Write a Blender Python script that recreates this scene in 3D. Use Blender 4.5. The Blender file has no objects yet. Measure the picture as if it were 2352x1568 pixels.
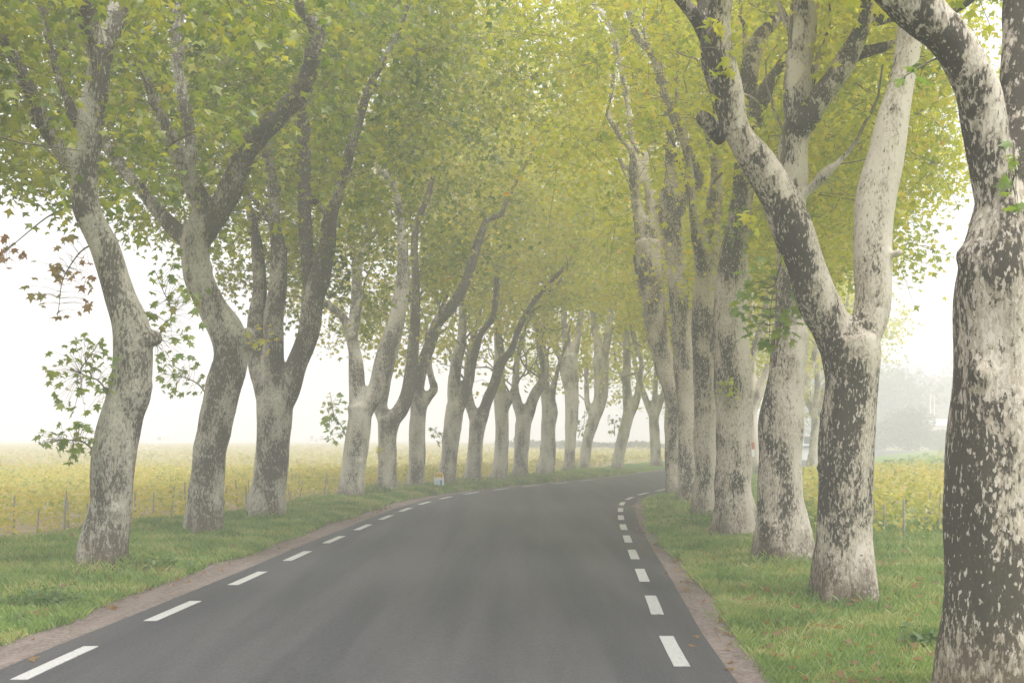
import bpy, math, random
import numpy as np
from mathutils import Vector

random.seed(11)
rng = np.random.default_rng(11)
S = bpy.context.scene
COL = S.collection
FPX, CX, HY, CAMH = 3200.0, 1176.0, 1000.0, 2.0      # photo measure: focal, centre, horizon (px), eye height (m)

# ------------------------------------------------------------------ camera
cd = bpy.data.cameras.new('camera')
cam = bpy.data.objects.new('camera', cd)
COL.objects.link(cam)
cam.location = (0, 0, CAMH)
cam.rotation_euler = (math.radians(90), 0, 0)
cd.sensor_width = 36.0
cd.lens = FPX / 2352.0 * 36.0
cd.shift_y = (HY - 784.0) / 2352.0
cd.clip_start, cd.clip_end = 0.05, 3000
S.camera = cam

# ------------------------------------------------------------------ sky, sun, exposure
SUN_EL, SUN_AZ = math.radians(62), math.radians(140)
w = bpy.data.worlds.new('World')
S.world = w
w.use_nodes = True
nt = w.node_tree
nt.nodes.clear()
out = nt.nodes.new('ShaderNodeOutputWorld')
sky = nt.nodes.new('ShaderNodeTexSky')
sky.sky_type = 'NISHITA'
sky.sun_disc = False
sky.sun_elevation = SUN_EL
sky.sun_rotation = SUN_AZ
sky.air_density, sky.dust_density, sky.ozone_density = 1.0, 4.0, 1.0
hs = nt.nodes.new('ShaderNodeHueSaturation')
hs.inputs['Saturation'].default_value = 0.12
bg1 = nt.nodes.new('ShaderNodeBackground'); bg1.inputs[1].default_value = 0.05
bg2 = nt.nodes.new('ShaderNodeBackground')
bg2.inputs[0].default_value = (0.945, 0.95, 1.0, 1); bg2.inputs[1].default_value = 0.44
ad = nt.nodes.new('ShaderNodeAddShader')
nt.links.new(sky.outputs[0], hs.inputs['Color'])
nt.links.new(hs.outputs[0], bg1.inputs[0])
nt.links.new(bg1.outputs[0], ad.inputs[0])
nt.links.new(bg2.outputs[0], ad.inputs[1])
nt.links.new(ad.outputs[0], out.inputs[0])

sd = bpy.data.lights.new('sun', 'SUN')
sun = bpy.data.objects.new('sun', sd)
COL.objects.link(sun)
sd.energy, sd.angle, sd.color = 1.5, math.radians(25), (1.0, 0.985, 0.965)
sun.rotation_euler = (math.radians(90) - SUN_EL, 0, math.radians(180) - SUN_AZ)
# a veiled sun, high on the right and a little behind
sun.rotation_euler = Vector((-math.sin(SUN_AZ) * math.cos(SUN_EL), -math.cos(SUN_AZ) * math.cos(SUN_EL), -math.sin(SUN_EL))).to_track_quat('-Z', 'Y').to_euler()

S.view_settings.view_transform = 'Standard'
S.view_settings.look = 'None'
S.view_settings.gamma = 1.0
S.view_settings.use_curve_mapping = False
S.view_settings.exposure = 1.17
S.render.engine = 'CYCLES'
S.cycles.use_denoising = True
S.cycles.max_bounces = 8
S.cycles.diffuse_bounces = 4
S.cycles.transmission_bounces = 5
S.cycles.volume_bounces = 4
S.cycles.use_adaptive_sampling = True
S.cycles.adaptive_threshold = 0.02

FOG = 0.0057

# ------------------------------------------------------------------ helpers
def P(x, y, D):
    return np.array(((x - CX) / FPX * D, D, CAMH - (y - HY) / FPX * D))

def np_mesh(name, V, F, smooth=False):
    V = np.asarray(V, np.float32); F = np.asarray(F, np.int32)
    me = bpy.data.meshes.new(name)
    n, k = F.shape
    me.vertices.add(len(V)); me.vertices.foreach_set('co', V.ravel())
    me.loops.add(n * k); me.loops.foreach_set('vertex_index', F.ravel())
    me.polygons.add(n)
    me.polygons.foreach_set('loop_start', np.arange(0, n * k, k, dtype=np.int32))
    me.polygons.foreach_set('loop_total', np.full(n, k, np.int32))
    me.polygons.foreach_set('use_smooth', np.full(n, smooth, bool))
    me.update(calc_edges=True)
    me.validate()
    return me

def obj(name, me, mat=None, parent=None, **props):
    o = bpy.data.objects.new(name, me)
    COL.objects.link(o)
    if mat is not None and me is not None:
        if not me.materials:
            me.materials.append(mat)
    if parent is not None:
        o.parent = parent
    for k, v in props.items():
        o[k] = v
    return o

def empty(name, loc, label, cat, group=None):
    o = bpy.data.objects.new(name, None)
    o.location = loc
    COL.objects.link(o)
    o['label'] = label; o['category'] = cat
    if group: o['group'] = group
    return o

class MB:
    """collects verts/faces of mixed polygons"""
    def __init__(s): s.v = []; s.f = []
    def add(s, vs, fs):
        b = len(s.v); s.v += [tuple(map(float, p)) for p in vs]; s.f += [tuple(i + b for i in f) for f in fs]
    def box(s, x0, x1, y0, y1, z0, z1):
        s.add([(x0,y0,z0),(x1,y0,z0),(x1,y1,z0),(x0,y1,z0),(x0,y0,z1),(x1,y0,z1),(x1,y1,z1),(x0,y1,z1)],
              [(0,3,2,1),(4,5,6,7),(0,1,5,4),(1,2,6,5),(2,3,7,6),(3,0,4,7)])
    def tube(s, pts, rads, n=8):
        V, F = tube(pts, rads, n)
        s.add(V, F)
    def mesh(s, name, smooth=False):
        me = bpy.data.meshes.new(name)
        me.from_pydata(s.v, [], s.f)
        if smooth:
            me.polygons.foreach_set('use_smooth', [True] * len(me.polygons))
        me.update()
        return me

def frames(pts):
    pts = np.asarray(pts, float)
    t = np.gradient(pts, axis=0)
    t /= np.linalg.norm(t, axis=1)[:, None] + 1e-9
    ref = np.array((0, 1.0, 0)) if abs(t[0][1]) < 0.9 else np.array((1.0, 0, 0))
    us, vs = [], []
    for a in t:
        u = np.cross(a, ref); u /= np.linalg.norm(u) + 1e-9
        v = np.cross(a, u); us.append(u); vs.append(v); ref = -v if False else ref
    return np.array(us), np.array(vs)

def tube(pts, rads, n=8, ang=None):
    pts = np.asarray(pts, float); rads = np.asarray(rads, float)
    u, v = frames(pts)
    a = np.linspace(0, 2 * math.pi, n, endpoint=False)
    V = (pts[:, None, :] + rads[:, None, None] * (np.cos(a)[None, :, None] * u[:, None, :] + np.sin(a)[None, :, None] * v[:, None, :])).reshape(-1, 3)
    F = []
    m = len(pts)
    for i in range(m - 1):
        for j in range(n):
            k = (j + 1) % n
            F.append((i * n + j, i * n + k, (i + 1) * n + k, (i + 1) * n + j))
    F.append(tuple(range(n - 1, -1, -1)))
    F.append(tuple((m - 1) * n + j for j in range(n)))
    return V.tolist(), F

def catmull(pts, step):
    """resample an (n,k) polyline with a Catmull-Rom spline, about step apart in the first 3 columns"""
    p = np.asarray(pts, float)
    if len(p) < 3:
        L = np.linalg.norm(p[-1][:3] - p[0][:3]); n = max(2, int(L / step) + 1)
        t = np.linspace(0, 1, n)[:, None]
        return p[0] * (1 - t) + p[-1] * t
    q = np.vstack([2 * p[0] - p[1], p, 2 * p[-1] - p[-2]])
    o = []
    for i in range(len(p) - 1):
        a, b, c, d = q[i], q[i + 1], q[i + 2], q[i + 3]
        n = max(1, int(np.linalg.norm(c[:3] - b[:3]) / step))
        for t in np.arange(n) / n:
            o.append(0.5 * (2 * b + (c - a) * t + (2 * a - 5 * b + 4 * c - d) * t * t + (3 * b - a - 3 * c + d) * t ** 3))
    o.append(p[-1])
    return np.array(o)

def prisms(p0, p1, r0, r1, n=3):
    """many small tapered prisms in one go"""
    d = p1 - p0
    d = d / (np.linalg.norm(d, axis=1)[:, None] + 1e-9)
    ref = np.where(np.abs(d[:, 2:3]) < 0.9, np.array([[0, 0, 1.0]]), np.array([[1.0, 0, 0]]))
    u = np.cross(d, ref); u /= np.linalg.norm(u, axis=1)[:, None] + 1e-9
    v = np.cross(d, u)
    a = np.arange(n) * 2 * math.pi / n
    c = (np.cos(a)[None, :, None] * u[:, None, :] + np.sin(a)[None, :, None] * v[:, None, :])
    A = p0[:, None, :] + r0[:, None, None] * c
    B = p1[:, None, :] + r1[:, None, None] * c
    V = np.concatenate([A, B], 1).reshape(-1, 3)
    m = len(p0); base = (np.arange(m) * 2 * n)[:, None, None]
    f = np.array([(j, (j + 1) % n, n + (j + 1) % n, n + j) for j in range(n)])[None]
    return V, (base + f).reshape(-1, 4)

class SineNoise:
    def __init__(s, seed, freqs, n=10):
        r = np.random.default_rng(seed)
        s.k = []; s.ph = []; s.a = []
        for f in freqs:
            d = r.normal(size=(n, 3)); d /= np.linalg.norm(d, axis=1)[:, None]
            s.k.append(d * f * r.uniform(.6, 1.4, (n, 1))); s.ph.append(r.uniform(0, 6.28, n)); s.a.append(np.full(n, 1.0 / math.sqrt(n)))
        s.k = np.vstack(s.k); s.ph = np.concatenate(s.ph); s.a = np.concatenate(s.a) / len(freqs)
    def __call__(s, p):
        return (np.sin(np.asarray(p) @ s.k.T + s.ph) * s.a).sum(1)

# ------------------------------------------------------------------ materials
def new_mat(name):
    m = bpy.data.materials.new(name)
    m.use_nodes = True
    m.node_tree.nodes.clear()
    return m, m.node_tree

def N(t, typ, ins=None, **attr):
    n = t.nodes.new(typ)
    for k, v in attr.items(): setattr(n, k, v)
    for k, v in (ins or {}).items():
        s = n.inputs[k]
        if isinstance(v, bpy.types.NodeSocket): t.links.new(v, s)
        elif isinstance(v, bpy.types.Node): t.links.new(v.outputs[0], s)
        else: s.default_value = v
    return n

def math_(t, op, a, b=0.0, clamp=False):
    return N(t, 'ShaderNodeMath', {0: a, 1: b}, operation=op, use_clamp=clamp).outputs[0]

def mixc(t, f, a, b, mode='MIX'):
    n = t.nodes.new('ShaderNodeMix'); n.data_type = 'RGBA'; n.blend_type = mode
    for i, v in ((0, f), (6, a), (7, b)):
        if isinstance(v, bpy.types.NodeSocket): t.links.new(v, n.inputs[i])
        else: n.inputs[i].default_value = v if i == 0 else (*v, 1)
    return n.outputs[2]

def ramp(t, f, stops, interp='LINEAR'):
    n = N(t, 'ShaderNodeValToRGB', {0: f})
    r = n.color_ramp; r.interpolation = interp
    while len(r.elements) < len(stops): r.elements.new(0.5)
    for e, (p, c) in zip(r.elements, stops):
        e.position = p; e.color = (*c, 1) if len(c) == 3 else c
    return n.outputs[0]

def step(t, v, lo, hi):
    return N(t, 'ShaderNodeMapRange', {0: v, 1: lo, 2: hi, 3: 0.0, 4: 1.0}, interpolation_type='SMOOTHSTEP').outputs[0]

def finish(t, col, rough=0.85, bump=None, bstr=0.3, bdist=0.02, spec=0.3):
    b = N(t, 'ShaderNodeBsdfPrincipled', {'Roughness': rough, 'Specular IOR Level': spec})
    if isinstance(col, bpy.types.NodeSocket): t.links.new(col, b.inputs['Base Color'])
    else: b.inputs['Base Color'].default_value = (*col, 1)
    if bump is not None:
        bp = N(t, 'ShaderNodeBump', {'Height': bump, 'Strength': bstr, 'Distance': bdist})
        t.links.new(bp.outputs[0], b.inputs['Normal'])
    o = N(t, 'ShaderNodeOutputMaterial', {0: b})
    return b

def objcoord(t, scale=(1, 1, 1), rnd=True):
    tc = N(t, 'ShaderNodeTexCoord')
    v = N(t, 'ShaderNodeVectorMath', {0: tc.outputs['Object'], 1: scale}, operation='MULTIPLY').outputs[0]
    if rnd:
        oi = N(t, 'ShaderNodeObjectInfo')
        k = math_(t, 'MULTIPLY', oi.outputs['Random'], 57.0)
        v = N(t, 'ShaderNodeVectorMath', {0: v, 1: k}, operation='ADD').outputs[0]
    return v

def bark_mat(name, contrast, flecks, cream, mid, dark, tan):
    m, t = new_mat(name)
    c = objcoord(t, (1, 1, 0.42))
    pale = N(t, 'ShaderNodeAttribute', attribute_name='pale').outputs['Fac']
    big = N(t, 'ShaderNodeTexNoise', {'Vector': c, 'Scale': 2.6, 'Detail': 2.0, 'Roughness': 0.5}).outputs[0]
    n1 = N(t, 'ShaderNodeTexNoise', {'Vector': c, 'Scale': 24.0, 'Detail': 5.0, 'Roughness': 0.66, 'Distortion': 0.3}).outputs[0]
    n2 = N(t, 'ShaderNodeTexNoise', {'Vector': c, 'Scale': 34.0, 'Detail': 4.0, 'Roughness': 0.66, 'Distortion': 0.4}).outputs[0]
    n4 = N(t, 'ShaderNodeTexNoise', {'Vector': c, 'Scale': 36.0, 'Detail': 3.0, 'Roughness': 0.5, 'Distortion': 0.2}).outputs[0]
    n3 = N(t, 'ShaderNodeTexNoise', {'Vector': c, 'Scale': 60.0, 'Detail': 3.0, 'Roughness': 0.7}).outputs[0]
    # level of shedding, plus painted-in light on far trees: high = pale
    lev = math_(t, 'ADD', math_(t, 'ADD', math_(t, 'MULTIPLY', big, 0.72), -0.085), math_(t, 'MULTIPLY', pale, 0.42))
    s1 = math_(t, 'ADD', lev, math_(t, 'MULTIPLY', n1, 0.75))
    f_mid = step(t, s1, 0.785, 0.885)
    s2 = math_(t, 'ADD', lev, math_(t, 'MULTIPLY', n2, 0.8))
    f_cream = step(t, s2, 0.94, 1.0)
    fleck = step(t, math_(t, 'ADD', n4, math_(t, 'ADD', math_(t, 'MULTIPLY', big, 0.3), math_(t, 'MULTIPLY', pale, 0.22))), 0.785, 0.85)
    dk = mixc(t, n3, tuple(x * 0.65 for x in dark), tuple(x * 1.4 for x in dark))
    md = mixc(t, n3, tuple(x * 0.8 for x in mid), tuple(x * 1.15 for x in mid))
    md = mixc(t, step(t, n2, 0.45, 0.6), md, tan)
    cr = mixc(t, n3, tuple(x * 0.85 for x in cream), tuple(min(0.8, x * 1.1) for x in cream))
    col = mixc(t, math_(t, 'MULTIPLY', f_mid, contrast), dk, md)
    col = mixc(t, math_(t, 'MULTIPLY', f_cream, contrast), col, cr)
    col = mixc(t, math_(t, 'MULTIPLY', fleck, math_(t, 'SUBTRACT', flecks, math_(t, 'MULTIPLY', f_cream, flecks))), col, cr)
    pit = step(t, math_(t, 'SUBTRACT', n4, math_(t, 'MULTIPLY', big, 0.15)), 0.27, 0.235)
    col = mixc(t, math_(t, 'MULTIPLY', pit, 0.8), col, dk)
    # brown, soil-splashed bark at the foot
    tc = N(t, 'ShaderNodeTexCoord')
    z = N(t, 'ShaderNodeSeparateXYZ', {0: tc.outputs['Object']}).outputs[2]
    foot = step(t, math_(t, 'ADD', z, math_(t, 'MULTIPLY', n1, 0.9)), 1.25, 0.35)
    col = mixc(t, math_(t, 'MULTIPLY', foot, math_(t, 'SUBTRACT', 1.0, math_(t, 'MULTIPLY', f_cream, 0.5))), col, mixc(t, n3, (0.06, 0.043, 0.028), (0.22, 0.165, 0.115)))
    h = math_(t, 'ADD', math_(t, 'MULTIPLY', math_(t, 'ADD', f_mid, f_cream), -0.5), math_(t, 'MULTIPLY', n3, 0.4))
    finish(t, col, 0.9, h, 0.6, 0.015, 0.2)
    return m

M = {}
M['bark_left'] = bark_mat('plane_bark_grey', 0.95, 0.6, (0.53, 0.50, 0.42), (0.385, 0.36, 0.295), (0.105, 0.094, 0.07), (0.31, 0.275, 0.215))
M['bark_right'] = bark_mat('plane_bark_cream', 1.0, 0.78, (0.61, 0.545, 0.465), (0.43, 0.37, 0.295), (0.07, 0.060, 0.045), (0.33, 0.28, 0.215))

def simple_mat(name, a, b, scale=8, rough=0.85, bump=0.0, spec=0.3):
    m, t = new_mat(name)
    c = objcoord(t)
    n = N(t, 'ShaderNodeTexNoise', {'Vector': c, 'Scale': scale, 'Detail': 4.0, 'Roughness': 0.6}).outputs[0]
    finish(t, mixc(t, step(t, n, 0.3, 0.7), a, b), rough, n if bump else None, bump, 0.02, spec)
    return m

M['twig'] = simple_mat('twig_bark', (0.15, 0.13, 0.09), (0.27, 0.235, 0.17), 20)

def leaf_mat(name, stops, patch=0.62, trans=0.58):
    m, t = new_mat(name)
    geo = N(t, 'ShaderNodeNewGeometry')
    oi = N(t, 'ShaderNodeObjectInfo')
    r = math_(t, 'FRACT', math_(t, 'ADD', geo.outputs['Random Per Island'], math_(t, 'MULTIPLY', oi.outputs['Random'], 7.31)))
    n = N(t, 'ShaderNodeTexNoise', {'Vector': geo.outputs['Position'], 'Scale': 0.9, 'Detail': 3.0, 'Roughness': 0.6}).outputs[0]
    f = math_(t, 'ADD', math_(t, 'MULTIPLY', r, 1 - patch), math_(t, 'MULTIPLY', step(t, n, 0.3, 0.7), patch), True)
    col = ramp(t, f, stops)
    d = N(t, 'ShaderNodeBsdfDiffuse', {'Color': col, 'Roughness': 0.5})
    tcol = mixc(t, 1.0, col, (1.0, 1.0, 0.62), 'MULTIPLY')
    tr = N(t, 'ShaderNodeBsdfTranslucent', {'Color': tcol})
    mx = N(t, 'ShaderNodeMixShader', {0: trans, 1: d, 2: tr})
    gl = N(t, 'ShaderNodeBsdfGlossy', {'Color': (1, 1, 1, 1), 'Roughness': 0.45})
    mx2 = N(t, 'ShaderNodeMixShader', {0: 0.04, 1: mx, 2: gl})
    N(t, 'ShaderNodeOutputMaterial', {0: mx2})
    return m

GREEN = [(0.0, (0.095, 0.165, 0.02)), (0.3, (0.20, 0.275, 0.028)), (0.6, (0.38, 0.41, 0.038)), (0.92, (0.58, 0.54, 0.05)), (0.985, (0.62, 0.43, 0.05)), (1.0, (0.58, 0.22, 0.045))]
M['leaf'] = leaf_mat('plane_leaf', GREEN)
M['leaf_yellow'] = leaf_mat('plane_leaf_yellow_green', [(0.0, (0.26, 0.34, 0.025)), (0.35, (0.52, 0.57, 0.045)), (0.7, (0.76, 0.71, 0.065)), (0.97, (0.80, 0.58, 0.06)), (1.0, (0.7, 0.26, 0.05))])
M['leaf_mid'] = leaf_mat('plane_leaf_mid_green', [(0.0, (0.22, 0.29, 0.025)), (0.35, (0.44, 0.48, 0.04)), (0.7, (0.66, 0.61, 0.055)), (0.96, (0.72, 0.55, 0.055)), (1.0, (0.65, 0.26, 0.05))])
M['leaf_green'] = leaf_mat('shoot_leaf_green', [(0.0, (0.13, 0.25, 0.04)), (0.5, (0.24, 0.35, 0.05)), (0.85, (0.40, 0.44, 0.06)), (1.0, (0.5, 0.34, 0.07))])
M['leaf_brown'] = leaf_mat('shoot_leaf_russet', [(0.0, (0.26, 0.30, 0.08)), (0.35, (0.42, 0.32, 0.11)), (0.7, (0.48, 0.25, 0.12)), (1.0, (0.46, 0.17, 0.10))])
M['vine_leaf'] = leaf_mat('vine_leaf', [(0.0, (0.22, 0.29, 0.05)), (0.3, (0.47, 0.47, 0.09)), (0.7, (0.66, 0.57, 0.12)), (0.93, (0.68, 0.48, 0.14)), (1.0, (0.55, 0.28, 0.10))], 0.5)
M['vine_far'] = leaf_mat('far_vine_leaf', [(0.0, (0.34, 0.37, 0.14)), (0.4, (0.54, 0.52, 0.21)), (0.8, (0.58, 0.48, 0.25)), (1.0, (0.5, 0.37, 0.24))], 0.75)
M['bush_leaf'] = leaf_mat('bush_leaf', [(0.0, (0.05, 0.09, 0.035)), (0.6, (0.09, 0.13, 0.05)), (1.0, (0.16, 0.17, 0.07))])
M['grass_blade'] = leaf_mat('grass_blade', [(0.0, (0.10, 0.19, 0.028)), (0.45, (0.24, 0.36, 0.06)), (0.75, (0.41, 0.45, 0.13)), (1.0, (0.60, 0.50, 0.27))], 0.6, 0.4)
M['weed'] = leaf_mat('weed_leaf', [(0.0, (0.10, 0.19, 0.045)), (1.0, (0.20, 0.31, 0.08))])
M['dead_leaf'] = leaf_mat('fallen_leaf', [(0.0, (0.28, 0.15, 0.06)), (0.6, (0.36, 0.22, 0.09)), (1.0, (0.42, 0.16, 0.05))])
M['wood'] = simple_mat('weathered_stake', (0.24, 0.21, 0.17), (0.40, 0.36, 0.30), 25)
M['wood_pale'] = simple_mat('pale_stick', (0.5, 0.48, 0.38), (0.6, 0.57, 0.47), 25)

# road
m, t = new_mat('asphalt'); M['asphalt'] = m
c = objcoord(t, rnd=False)
nf = N(t, 'ShaderNodeTexNoise', {'Vector': c, 'Scale': 130.0, 'Detail': 2.0, 'Roughness': 0.7}).outputs[0]
nm = N(t, 'ShaderNodeTexNoise', {'Vector': N(t, 'ShaderNodeVectorMath', {0: c, 1: (1.0, 0.05, 1.0)}, operation='MULTIPLY').outputs[0], 'Scale': 1.5, 'Detail': 4.0, 'Roughness': 0.55}).outputs[0]
ng = N(t, 'ShaderNodeTexNoise', {'Vector': c, 'Scale': 38.0, 'Detail': 3.0, 'Roughness': 0.75}).outputs[0]
col = mixc(t, step(t, nm, 0.36, 0.62), (0.011, 0.0125, 0.017), (0.047, 0.0455, 0.046))
g = math_(t, 'ADD', math_(t, 'MULTIPLY', nf, 0.5), math_(t, 'MULTIPLY', ng, 0.5))
col = mixc(t, step(t, g, 0.38, 0.62), mixc(t, 0.45, col, (0.012, 0.012, 0.013)), mixc(t, 0.25, col, (0.24, 0.23, 0.22)))
finish(t, col, 0.75, g, 0.5, 0.008, 0.4)
# gravel shoulder
m, t = new_mat('shoulder_gravel'); M['gravel'] = m
c = objcoord(t, rnd=False)
n1 = N(t, 'ShaderNodeTexNoise', {'Vector': N(t, 'ShaderNodeVectorMath', {0: c, 1: (1.0, 0.13, 1.0)}, operation='MULTIPLY').outputs[0], 'Scale': 6.0, 'Detail': 5.0, 'Roughness': 0.65}).outputs[0]
n2 = N(t, 'ShaderNodeTexVoronoi', {'Vector': c, 'Scale': 34.0}).outputs['Color']
n2 = N(t, 'ShaderNodeSeparateColor', {0: n2}).outputs[0]
col = mixc(t, step(t, n1, 0.3, 0.7), (0.135, 0.10, 0.085), (0.25, 0.20, 0.17))
col = mixc(t, math_(t, 'MULTIPLY', n2, 0.55), mixc(t, .35, col, (0.05, 0.037, 0.03)), (0.34, 0.285, 0.25))
finish(t, col, 0.95, n2, 0.8, 0.02, 0.2)
# painted line
m, t = new_mat('road_paint'); M['paint'] = m
c = objcoord(t)
n1 = N(t, 'ShaderNodeTexNoise', {'Vector': c, 'Scale': 30.0, 'Detail': 4.0, 'Roughness': 0.7}).outputs[0]
n2 = N(t, 'ShaderNodeTexNoise', {'Vector': c, 'Scale': 9.0, 'Detail': 6.0, 'Roughness': 0.75}).outputs[0]
finish(t, mixc(t, step(t, n2, 0.33, 0.42), (0.22, 0.22, 0.215), mixc(t, step(t, n1, 0.3, 0.6), (0.36, 0.355, 0.34), (0.47, 0.465, 0.445))), 0.7, n1, 0.3, 0.005)
# ground soil / turf
m, t = new_mat('field_soil'); M['soil'] = m
c = objcoord(t, rnd=False)
n1 = N(t, 'ShaderNodeTexNoise', {'Vector': c, 'Scale': 0.06, 'Detail': 4.0}).outputs[0]
n2 = N(t, 'ShaderNodeTexNoise', {'Vector': c, 'Scale': 1.8, 'Detail': 5.0, 'Roughness': 0.7}).outputs[0]
col = mixc(t, step(t, n1, 0.35, 0.65), (0.36, 0.28, 0.15), (0.27, 0.27, 0.10))
col = mixc(t, step(t, n2, 0.35, 0.7), col, (0.22, 0.155, 0.10))
finish(t, col, 0.95, n2, 0.6, 0.08, 0.2)
m, t = new_mat('verge_turf'); M['turf'] = m
c = objcoord(t, rnd=False)
n1 = N(t, 'ShaderNodeTexNoise', {'Vector': c, 'Scale': 0.7, 'Detail': 5.0, 'Roughness': 0.65}).outputs[0]
n2 = N(t, 'ShaderNodeTexNoise', {'Vector': c, 'Scale': 30.0, 'Detail': 4.0, 'Roughness': 0.7}).outputs[0]
col = mixc(t, step(t, n1, 0.3, 0.7), (0.10, 0.20, 0.035), (0.20, 0.29, 0.06))
col = mixc(t, step(t, n2, 0.35, 0.75), mixc(t, 0.5, col, (0.06, 0.09, 0.025)), mixc(t, 0.3, col, (0.30, 0.34, 0.10)))
finish(t, col, 0.95, n2, 0.7, 0.04, 0.15)

# ------------------------------------------------------------------ ground, road and verges
def smooth_line(pts):
    return catmull(np.array([(x, z, 0.0) for x, z in pts]), 0.6)[:, :2]

LLINE = smooth_line([(-4.3, -30), (-4.2, -10), (-4.08, 5), (-3.97, 12.1), (-3.825, 15.5), (-3.67, 18.9), (-3.53, 22.5), (-3.39, 26.2), (-3.22, 29.8), (-3.04, 33.7),
                     (-2.83, 37.4), (-2.52, 41.2), (-1.93, 45.4), (-1.35, 48), (-.62, 50.6), (.22, 53.2), (1.15, 55.7), (2.35, 58.8), (3.9, 63), (5.9, 68.8), (8.0, 76), (10.2, 82.5), (13.3, 91), (17, 101), (21, 113), (26, 127), (34, 150), (44, 180)])
RLINE = smooth_line([(.9, -30), (1.1, -10), (1.3, 5), (1.48, 12.7), (1.67, 16.5), (1.856, 20), (2.03, 23.4), (2.21, 26.7), (2.4, 30),
                     (2.6, 33.2), (2.82, 36.2), (3.07, 39.2), (3.4, 42.1), (3.84, 44.6), (4.32, 46.8), (4.95, 49), (5.65, 51.4), (7.0, 56), (9.0, 63), (11.1, 70), (13.9, 78), (16.7, 86), (20, 95), (24, 106), (29, 119), (36, 137), (46, 163), (53, 182)])

def offset(pl, d):
    """d may be a scalar or one value per point; positive = to the right"""
    g = np.gradient(pl, axis=0); g /= np.linalg.norm(g, axis=1)[:, None]
    nrm = np.stack([g[:, 1], -g[:, 0]], 1)
    return pl + nrm * (np.asarray(d).reshape(-1, 1) if np.ndim(d) else d)

def resample(pl, n):
    s = np.concatenate([[0], np.cumsum(np.linalg.norm(np.diff(pl, axis=0), axis=1))])
    q = np.linspace(0, s[-1], n)
    return np.stack([np.interp(q, s, pl[:, 0]), np.interp(q, s, pl[:, 1])], 1)

def strip(name, a, b, za, zb, mat, n=260, cross=1, crown=0.0, **props):
    A, B = resample(a, n), resample(b, n)
    V = []
    for k in range(cross + 1):
        u = k / cross
        q = A * (1 - u) + B * u
        z = za * (1 - u) + zb * u + crown * (1 - (2 * u - 1) ** 2)
        V.append(np.column_stack([q, np.full(n, z)]))
    V = np.vstack(V)
    F = []
    for k in range(cross):
        i = np.arange(n - 1)
        F.append(np.stack([k * n + i, (k + 1) * n + i, (k + 1) * n + i + 1, k * n + i + 1], 1))
    return obj(name, np_mesh(name, V, np.vstack(F), True), mat, **props)

# field sheet to the horizon
gx = np.concatenate([[-640, -300, -150], np.arange(-90, 91, 6), [150, 300, 640]]).astype(float)
gy = np.concatenate([[-640, -200, -60], np.arange(-20, 181, 6), [260, 400, 640]]).astype(float)
X, Y = np.meshgrid(gx, gy)
gi = np.arange(len(gx) * len(gy)).reshape(len(gy), len(gx))
F = np.stack([gi[:-1, :-1], gi[:-1, 1:], gi[1:, 1:], gi[1:, :-1]], -1).reshape(-1, 4)
obj('ground', np_mesh('ground', np.column_stack([X.ravel(), Y.ravel(), np.full(X.size, -0.06)]), F, True), M['soil'], kind='structure')

road = strip('road', offset(LLINE, -0.36), offset(RLINE, 0.38), 0.02, 0.02, M['asphalt'], 400, 8, 0.02, kind='structure')
def ragged(n, seed):
    q = np.random.default_rng(seed); o = np.zeros(n)
    for sp_, am in ((7.0, .07), (2.6, .05), (1.0, .045)):
        k = np.arange(0, n + 9, sp_); o += np.interp(np.arange(n), k + q.uniform(-.3, .3, len(k)) * sp_, q.normal(0, am, len(k)))
    return o
jl = ragged(len(LLINE), 1)
jr = ragged(len(RLINE), 2)
LG = offset(LLINE, -0.97 + jl)       # grass edge
RG = offset(RLINE, 0.80 + jr)
strip('gravel_shoulder', offset(LLINE, -1.35), offset(LLINE, -0.36), 0.0, 0.012, M['gravel'], 400, 3, kind='structure')
strip('gravel_shoulder', offset(RLINE, 0.38), offset(RLINE, 1.2), 0.012, 0.0, M['gravel'], 400, 3, kind='structure')

# field edges (where vines begin)
LFIELD = smooth_line([(-26, -30), (-19, 0), (-12.5, 18), (-9.22, 25.1), (-8.4, 27.8), (-7.28, 31.4), (-6.5, 34.5), (-6.0, 38.8), (-5.5, 42.7), (-4.4, 48), (-2.9, 54), (-1.2, 59.5), (.8, 65), (2.8, 73), (4.8, 82), (7.5, 91), (11, 102), (15, 114), (20, 128), (27, 150), (36, 180)])
RROWS = smooth_line([(11, -30), (9, 0), (7, 15), (6.0, 25.6), (7.2, 33), (8.6, 42), (10.3, 50), (12.5, 58), (15.5, 66), (18.6, 74), (22, 84), (26, 95), (30, 106), (35, 119), (42, 137), (52, 163), (60, 182)])

_q = RROWS[RROWS[:, 1] > 26.5]
RFIELD = np.vstack([[(60, -30), (60, 5), (55, 21)], np.column_stack([np.linspace(40, 7.2, 60), np.linspace(24.0, 25.3, 60)]), [(6.5, 25.6)], _q])

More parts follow.
